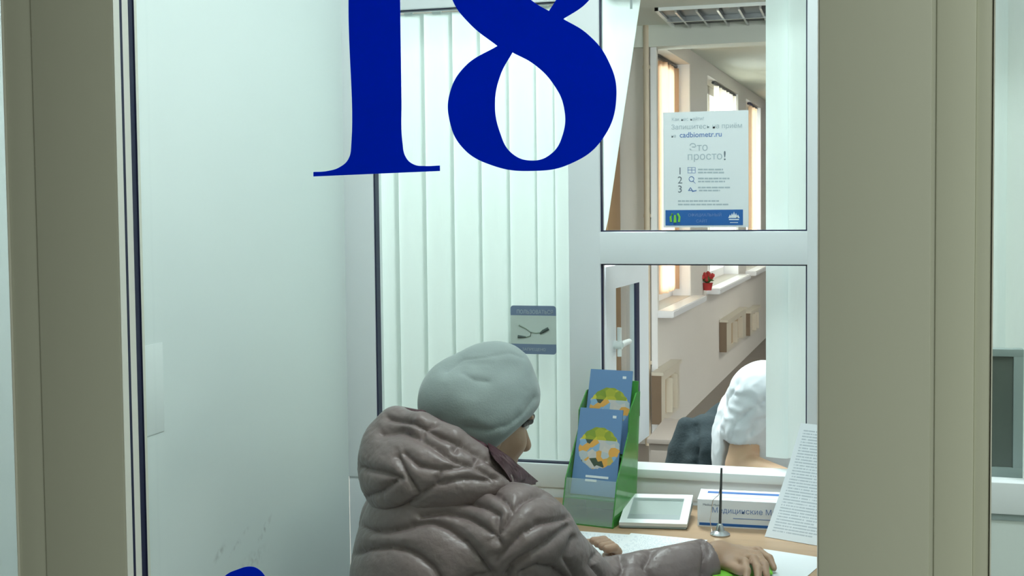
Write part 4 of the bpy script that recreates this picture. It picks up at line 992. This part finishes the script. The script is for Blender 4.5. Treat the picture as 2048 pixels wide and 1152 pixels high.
# felt hat
Hax = RH
hat_main = union([ell(P(958, 789, 2.18), (.106, .110, .084), RB), (ell(P(987, 734, 2.19), (.068, .07, .049)), .016), (ell(P(902, 818, 2.15), (.058, .062, .072)), .03),
    (ell(P(1012, 795, 2.20), (.058, .07, .075)), .03), (ell(P(972, 842, 2.15), (.080, .07, .060)), .03)], .03)
pl_c = P(1040, 868, 2.12); e1_ = P(1078, 812, 2.29)-P(1000, 886, 2.115); e2_ = P(1000, 886, 2.115)-P(835, 850, 2.10)
e1_ = P(1076, 820, 2.15)-P(1000, 888, 2.15); e2_ = np.array(ray(1035, 858)); n_ = np.cross(e1_, e2_); n_ /= np.linalg.norm(n_); n_ = n_ if n_[2] < 0 else -n_
print('hat plane normal', n_)
hat0 = inter(hat_main, half(P(1000, 888, 2.15), n_), .012)
dents = union([ell(P(950, 758, 2.06), (.034, .024, .026)), ell(P(915, 722, 2.08), (.05, .03, .010)), ell(P(1045, 722, 2.12), (.03, .03, .012))], .01)
hatf = sub(hat0, dents, .035)
lo = np.array([P(815, 800, 2.18)[0]-.04, 2.0, .98]); hi = np.array([P(1095, 800, 2.25)[0]+.03, 2.38, 1.27])
vt, ft = surface(hatf, lo, hi, .004); vt = relax(vt, ft, 2)
vt = seam_puff(vt, ft, [[(893, 742), (925, 718), (972, 713), (1020, 704), (1048, 714)], [(1070, 796), (1050, 826), (1018, 850), (975, 862), (930, 856)], [(925, 745), (950, 760), (975, 762)]], depth=.0055, w=24, wr=.0012, ws=18, seed=2)
np_mesh('felt_hat', vt, ft, M['felt'], woman)
ribbon('hair', [P(1066, 832, 2.27), P(1060, 842, 2.235), P(1046, 852, 2.20)], M['hair'], woman, [.005, .006, .004])
# coat trousers and stool
tr_parts = []
for a in (1, -1):
    h, k_, an = leg(a); tr_parts += [(chain([h, k_, an+np.array([0, 0, .03])], [.105, .078, .058]), .03)]
tf = union([ell(hips+np.array([0, 0, .0]), (.19, .15, .12), RB)]+tr_parts, .03)
pts_ = np.array([hips, leg(1)[1], leg(-1)[1], leg(1)[2], leg(-1)[2]])
v_, f_ = surface(tf, np.append((pts_.min(0)-.25)[:2], .06), np.append((pts_.max(0)+.2)[:2], .68), .008); np_mesh('trousers', v_, f_, M['trouser'], woman)
for a in (1, -1):
    an = leg(a)[2]; f_b = union([cap(an+np.array([0, 0, .10]), an+np.array([0, 0, -.03]), .062, .055), (cap(an+np.array([0, 0, -.04]), an+Fv*.17+np.array([0, 0, -.045]), .048, .042), .03)], .02)
    v_, f_ = surface(inter(f_b, lambda P_: -(P_[..., 2]-.004)), an-.12-Fv*0, an+np.array([.28, .28, .22]), .006); np_mesh('boot', v_, f_, M['black'], woman)
stl = thing('stool', (hips[0], hips[1], 0), 'dark stool under the person in the quilted coat', 'stool')
bm = bmesh.new(); add_lathe(bm, (hips[0], hips[1], .34), [(.17, 0), (.185, .01), (.185, .05), (.17, .06)], 28); fin('seat', bm, M['black'], stl, smooth=True)
for k in range(4):
    a = k*math.pi/2+.5; bm = bmesh.new(); add_tube(bm, [(hips[0]+.12*math.cos(a), hips[1]+.12*math.sin(a), .34), (hips[0]+.19*math.cos(a), hips[1]+.19*math.sin(a), 0)], .012); fin('leg', bm, M['dmetal'], stl, smooth=True)
# lime card under the right hand
g_ = [atz(1418, 1128, DZ+.004), atz(1425, 1158, DZ+.004), atz(1546, 1150, DZ+.004), atz(1540, 1122, DZ+.004)]
bm = bmesh.new(); add_prism(bm, g_, (0, 0, .004)); bmesh.ops.bevel(bm, geom=list(bm.edges), offset=.0015, segments=2, affect='EDGES')
tag(fin('card_holder', bm, M['lime'], None), 'bright lime green card lying under the right hand', 'card')

# ---- office worker in a white shirt behind the opening
wk = thing('person', aty(1560, 900, 3.55), 'person in a white short-sleeved shirt leaning over the desk behind the service window', 'person')
wk.location.z = 0
YW = 3.42
S1, E1, H1 = P(1515, 795, YW), P(1482, 930, YW-.02), P(1585, 962, YW-.18)
TC = P(1565, 893, YW+.16)
wf = np.array([.92, -.39, 0]); wr = np.array([wf[1], -wf[0], 0]); RBw = np.stack([wr, wf, Uv], 1)
hd2 = P(1680, 640, YW+.05); hip2 = TC+np.array([-.05, .04, 0]); hip2[2] = .59
wb_parts = [ell(hd2, (.08, .10, .12), RBw), (cap(hd2+np.array([-.03, 0, -.08]), TC+np.array([.03, 0, .2]), .05, .06), .03), (ell(TC, (.17, .11, .26), RBw), .04), (ell(hip2, (.17, .14, .13), RBw), .05),
    (cap(hd2+wf*.10+Uv*-.01, hd2+wf*.115-Uv*.03, .010, .014), .012), (ell(hd2+wf*.06-Uv*.09, (.03, .03, .025), RBw), .02),
    (chain([S1, E1], [.05, .043]), .02), (cap(E1, H1, .041, .027), .012)]
S2 = S1+wr*-.34; 
E2 = S2+np.array([.05, -.05, -.26]); H2 = H1+np.array([.14, .10, 0])
wb_parts += [(chain([S2, E2, H2], [.05, .042, .028]), .02)]
for sx in (1, -1):
    h = hip2+wr*.1*sx; k_ = h+wf*.40; k_[2] = .50; a_ = k_.copy(); a_[2] = .09; wb_parts += [(cap(h, k_, .085, .06), .03), (cap(k_, a_, .056, .038), .02), (cap(a_, a_+wf*.14-Uv*.045, .038, .03), .02)]
for Hh, s_ in ((H1, 1), (H2, -1)):
    pal = Hh+np.array([.055, -.005, -.004]); wb_parts += [(ell(pal, (.045, .038, .016)), .01)]
    for k in range(4): b_ = pal+np.array([.035, .027-.018*k, 0]); wb_parts += [(finger(b_, b_+np.array([.065-.008*abs(k-1.2), 0, -.02]), np.array([0, 0, .008]), .0085, .007), .003)]
    wb_parts += [(chain([pal+np.array([-.02, -.03*s_, 0]), pal+np.array([.015, -.055*s_, -.005]), pal+np.array([.045, -.062*s_, -.012])], [.013, .010, .008]), .006)]
wbf = union(wb_parts, .02); pts_ = np.array([hd2+.16, hd2-.13, TC, S1, S2, E1, H1+.16, H2+.18, H1-.05, hip2-.25, hip2+wf*.62, hip2+wf*.62+wr*.2])
lo = pts_.min(0)-.08; hi = pts_.max(0)+.08; lo[2] = 0
v_, f_ = surface(wbf, lo, hi, .006); np_mesh('body', relax(v_, f_, 1), f_, M['skin_pale'], wk)
sh_f = union([ell(TC+np.array([-.045, 0, -.01]), (.20, .145, .245), RBw), (cap(S1+np.array([-.0, 0, .0]), S2, .072, .065), .06), (ell(P(1530, 770, YW+.03), (.07, .07, .065)), .05),
    (cap(S1, P(1484, 862, YW-.015), .072, .058), .03), (cap(S2, S2*.45+E2*.55, .075, .064), .03)], .04)
sh_f = sub(sh_f, cap(P(1484, 880, YW-.015), P(1476, 950, YW-.02), .046, .062), .004)
sh_f = inter(sh_f, half(P(1480, 884, YW), (P(1478, 905, YW)-S1)/np.linalg.norm(P(1478, 905, YW)-S1)*np.array([1, 1, 1])), .003) if False else sh_f
pts_ = np.array([TC-.38, TC+.38, S1-.12, S2+.12]); v_, f_ = surface(sh_f, pts_.min(0), pts_.max(0), .0055); v_ = relax(v_, f_, 2)
v_ = seam_puff(v_, f_, [[(1462, 880), (1470, 850), (1500, 820), (1530, 800)], [(1470, 790), (1500, 795), (1520, 815)], [(1450, 878), (1440, 850), (1458, 800), (1475, 770)], [(1500, 870), (1510, 840), (1530, 835)]], depth=.008, w=12, wr=.006, ws=14, seed=3)
np_mesh('shirt', v_, f_, M['tee'], wk)
hf = sub(ell(hd2+np.array([-.015, 0, .02]), (.092, .112, .125), RBw), ell(hd2+wf*.11-Uv*.05, (.10, .08, .11), RBw), .01); v_, f_ = surface(hf, hd2-.16, hd2+.18, .006); np_mesh('hair', v_, f_, M['hair'], wk)
tr_ = [ell(hip2, (.19, .16, .14), RBw)]
for sx in (1, -1):
    h = hip2+wr*.1*sx; k_ = h+wf*.40; k_[2] = .50; a_ = k_.copy(); a_[2] = .12; tr_.append((chain([h, k_, a_], [.10, .075, .055]), .03))
v_, f_ = surface(union(tr_, .03), hip2-np.array([.35, .45, .50]), hip2+np.array([.72, .35, .2]), .008); np_mesh('trousers', v_, f_, M['trouser'], wk)

ca, cb_ = aty(1296, 878, 5.0), aty(1322, 878, 5.0)
pd = thing('drawer_pedestal', (ca.x, 5.0, 0), 'low taupe drawer pedestal behind the dark jacket', 'drawer unit')
boxobj('carcass', (ca.x, 5.02, 0), (cb_.x+.2, 5.5, ca.z-.02), M['taupe'], pd, .003); boxobj('top', (ca.x-.005, 5.0, ca.z-.02), (cb_.x+.205, 5.5, ca.z), M['taupe'], pd, .003)
for k in range(3): boxobj('drawer', (ca.x+.01, 5.005, .04+k*(ca.z-.08)/3), (cb_.x+.19, 5.018, .03+(k+1)*(ca.z-.08)/3), M['taupe'], pd, .002)
# office chair with the dark jacket hung over its back
CB = P(1440, 880, 3.72)
chr_ = thing('office_chair', (hip2[0]-.02, hip2[1], 0), 'black swivel chair under the person in the white shirt', 'office chair')
bm = bmesh.new(); add_box(bm, (hip2[0]-.24, hip2[1]-.22, .40), (hip2[0]+.24, hip2[1]+.24, .455), .02); fin('seat', bm, M['black'], chr_, smooth=True)
bm = bmesh.new(); add_box(bm, (hip2[0]-.25, hip2[1]+.07, .50), (hip2[0]-.205, hip2[1]+.33, .70), .02); fin('backrest', bm, M['black'], chr_, smooth=True)
bm = bmesh.new(); add_tube(bm, [(hip2[0], hip2[1], .08), (hip2[0], hip2[1], .41)], .03); fin('column', bm, M['dmetal'], chr_, smooth=True)
bm = bmesh.new(); add_tube(bm, [(hip2[0]-.2, hip2[1], .40), (hip2[0]-.23, hip2[1], .42), (hip2[0]-.225, hip2[1]+.1, .6)], .016); fin('back_support', bm, M['dmetal'], chr_, smooth=True)
for k in range(5):
    a = k*1.2566; bm = bmesh.new(); add_tube(bm, [(hip2[0], hip2[1], .09), (hip2[0]+.28*math.cos(a), hip2[1]+.28*math.sin(a), .06)], [.02, .014]); lg = fin('leg', bm, M['dmetal'], chr_, smooth=True)
    bm = bmesh.new(); add_tube(bm, [(hip2[0]+.28*math.cos(a)-.012, hip2[1]+.28*math.sin(a), .028), (hip2[0]+.28*math.cos(a)+.012, hip2[1]+.28*math.sin(a), .028)], .028, 14); fin('caster', bm, M['black'], lg, smooth=True)
YJ = 3.72
jf = union([chain([P(1370, 852, YJ), P(1364, 900, YJ), P(1357, 980, YJ), P(1352, 1060, YJ)], [.026, .042, .058, .065]),
    (chain([P(1412, 862, YJ+.02), P(1412, 900, YJ-.01), P(1405, 980, YJ-.03), P(1400, 1060, YJ-.03)], [.045, .065, .08, .085]), .018),
    (chain([P(1452, 832, YJ+.10), P(1444, 880, YJ+.10), P(1432, 980, YJ+.08), P(1432, 1060, YJ+.08)], [.045, .05, .05, .05]), .03),
    (cap(P(1400, 872, YJ+.02), P(1462, 832, YJ+.16), .045, .05), .03)], .02)
bxc = np.array([hip2[0]-.2275, hip2[1]+.20, .60], np.float32); bxh = np.array([.026, .134, .105], np.float32)
def bxf(P_): q_ = np.abs(P_-bxc)-bxh; return np.linalg.norm(np.maximum(q_, 0), axis=-1)+np.minimum(q_.max(-1), 0)
jf = sub(jf, bxf, .004)
pts_ = np.array([P(1300, 800, YJ), P(1520, 1100, YJ+.2)]); lo = pts_.min(0)-.12; hi = pts_.max(0)+.12
v_, f_ = surface(jf, lo, hi, .007); v_ = relax(v_, f_, 2)
v_ = seam_puff(v_, f_, [[(1392, 850), (1396, 890), (1392, 940)]], depth=.02, w=12, wr=.006, ws=9, seed=9)
tag(np_mesh('jacket', v_, f_, M['jacket']), 'dark teal jacket hung over the chair back behind the service window', 'jacket')
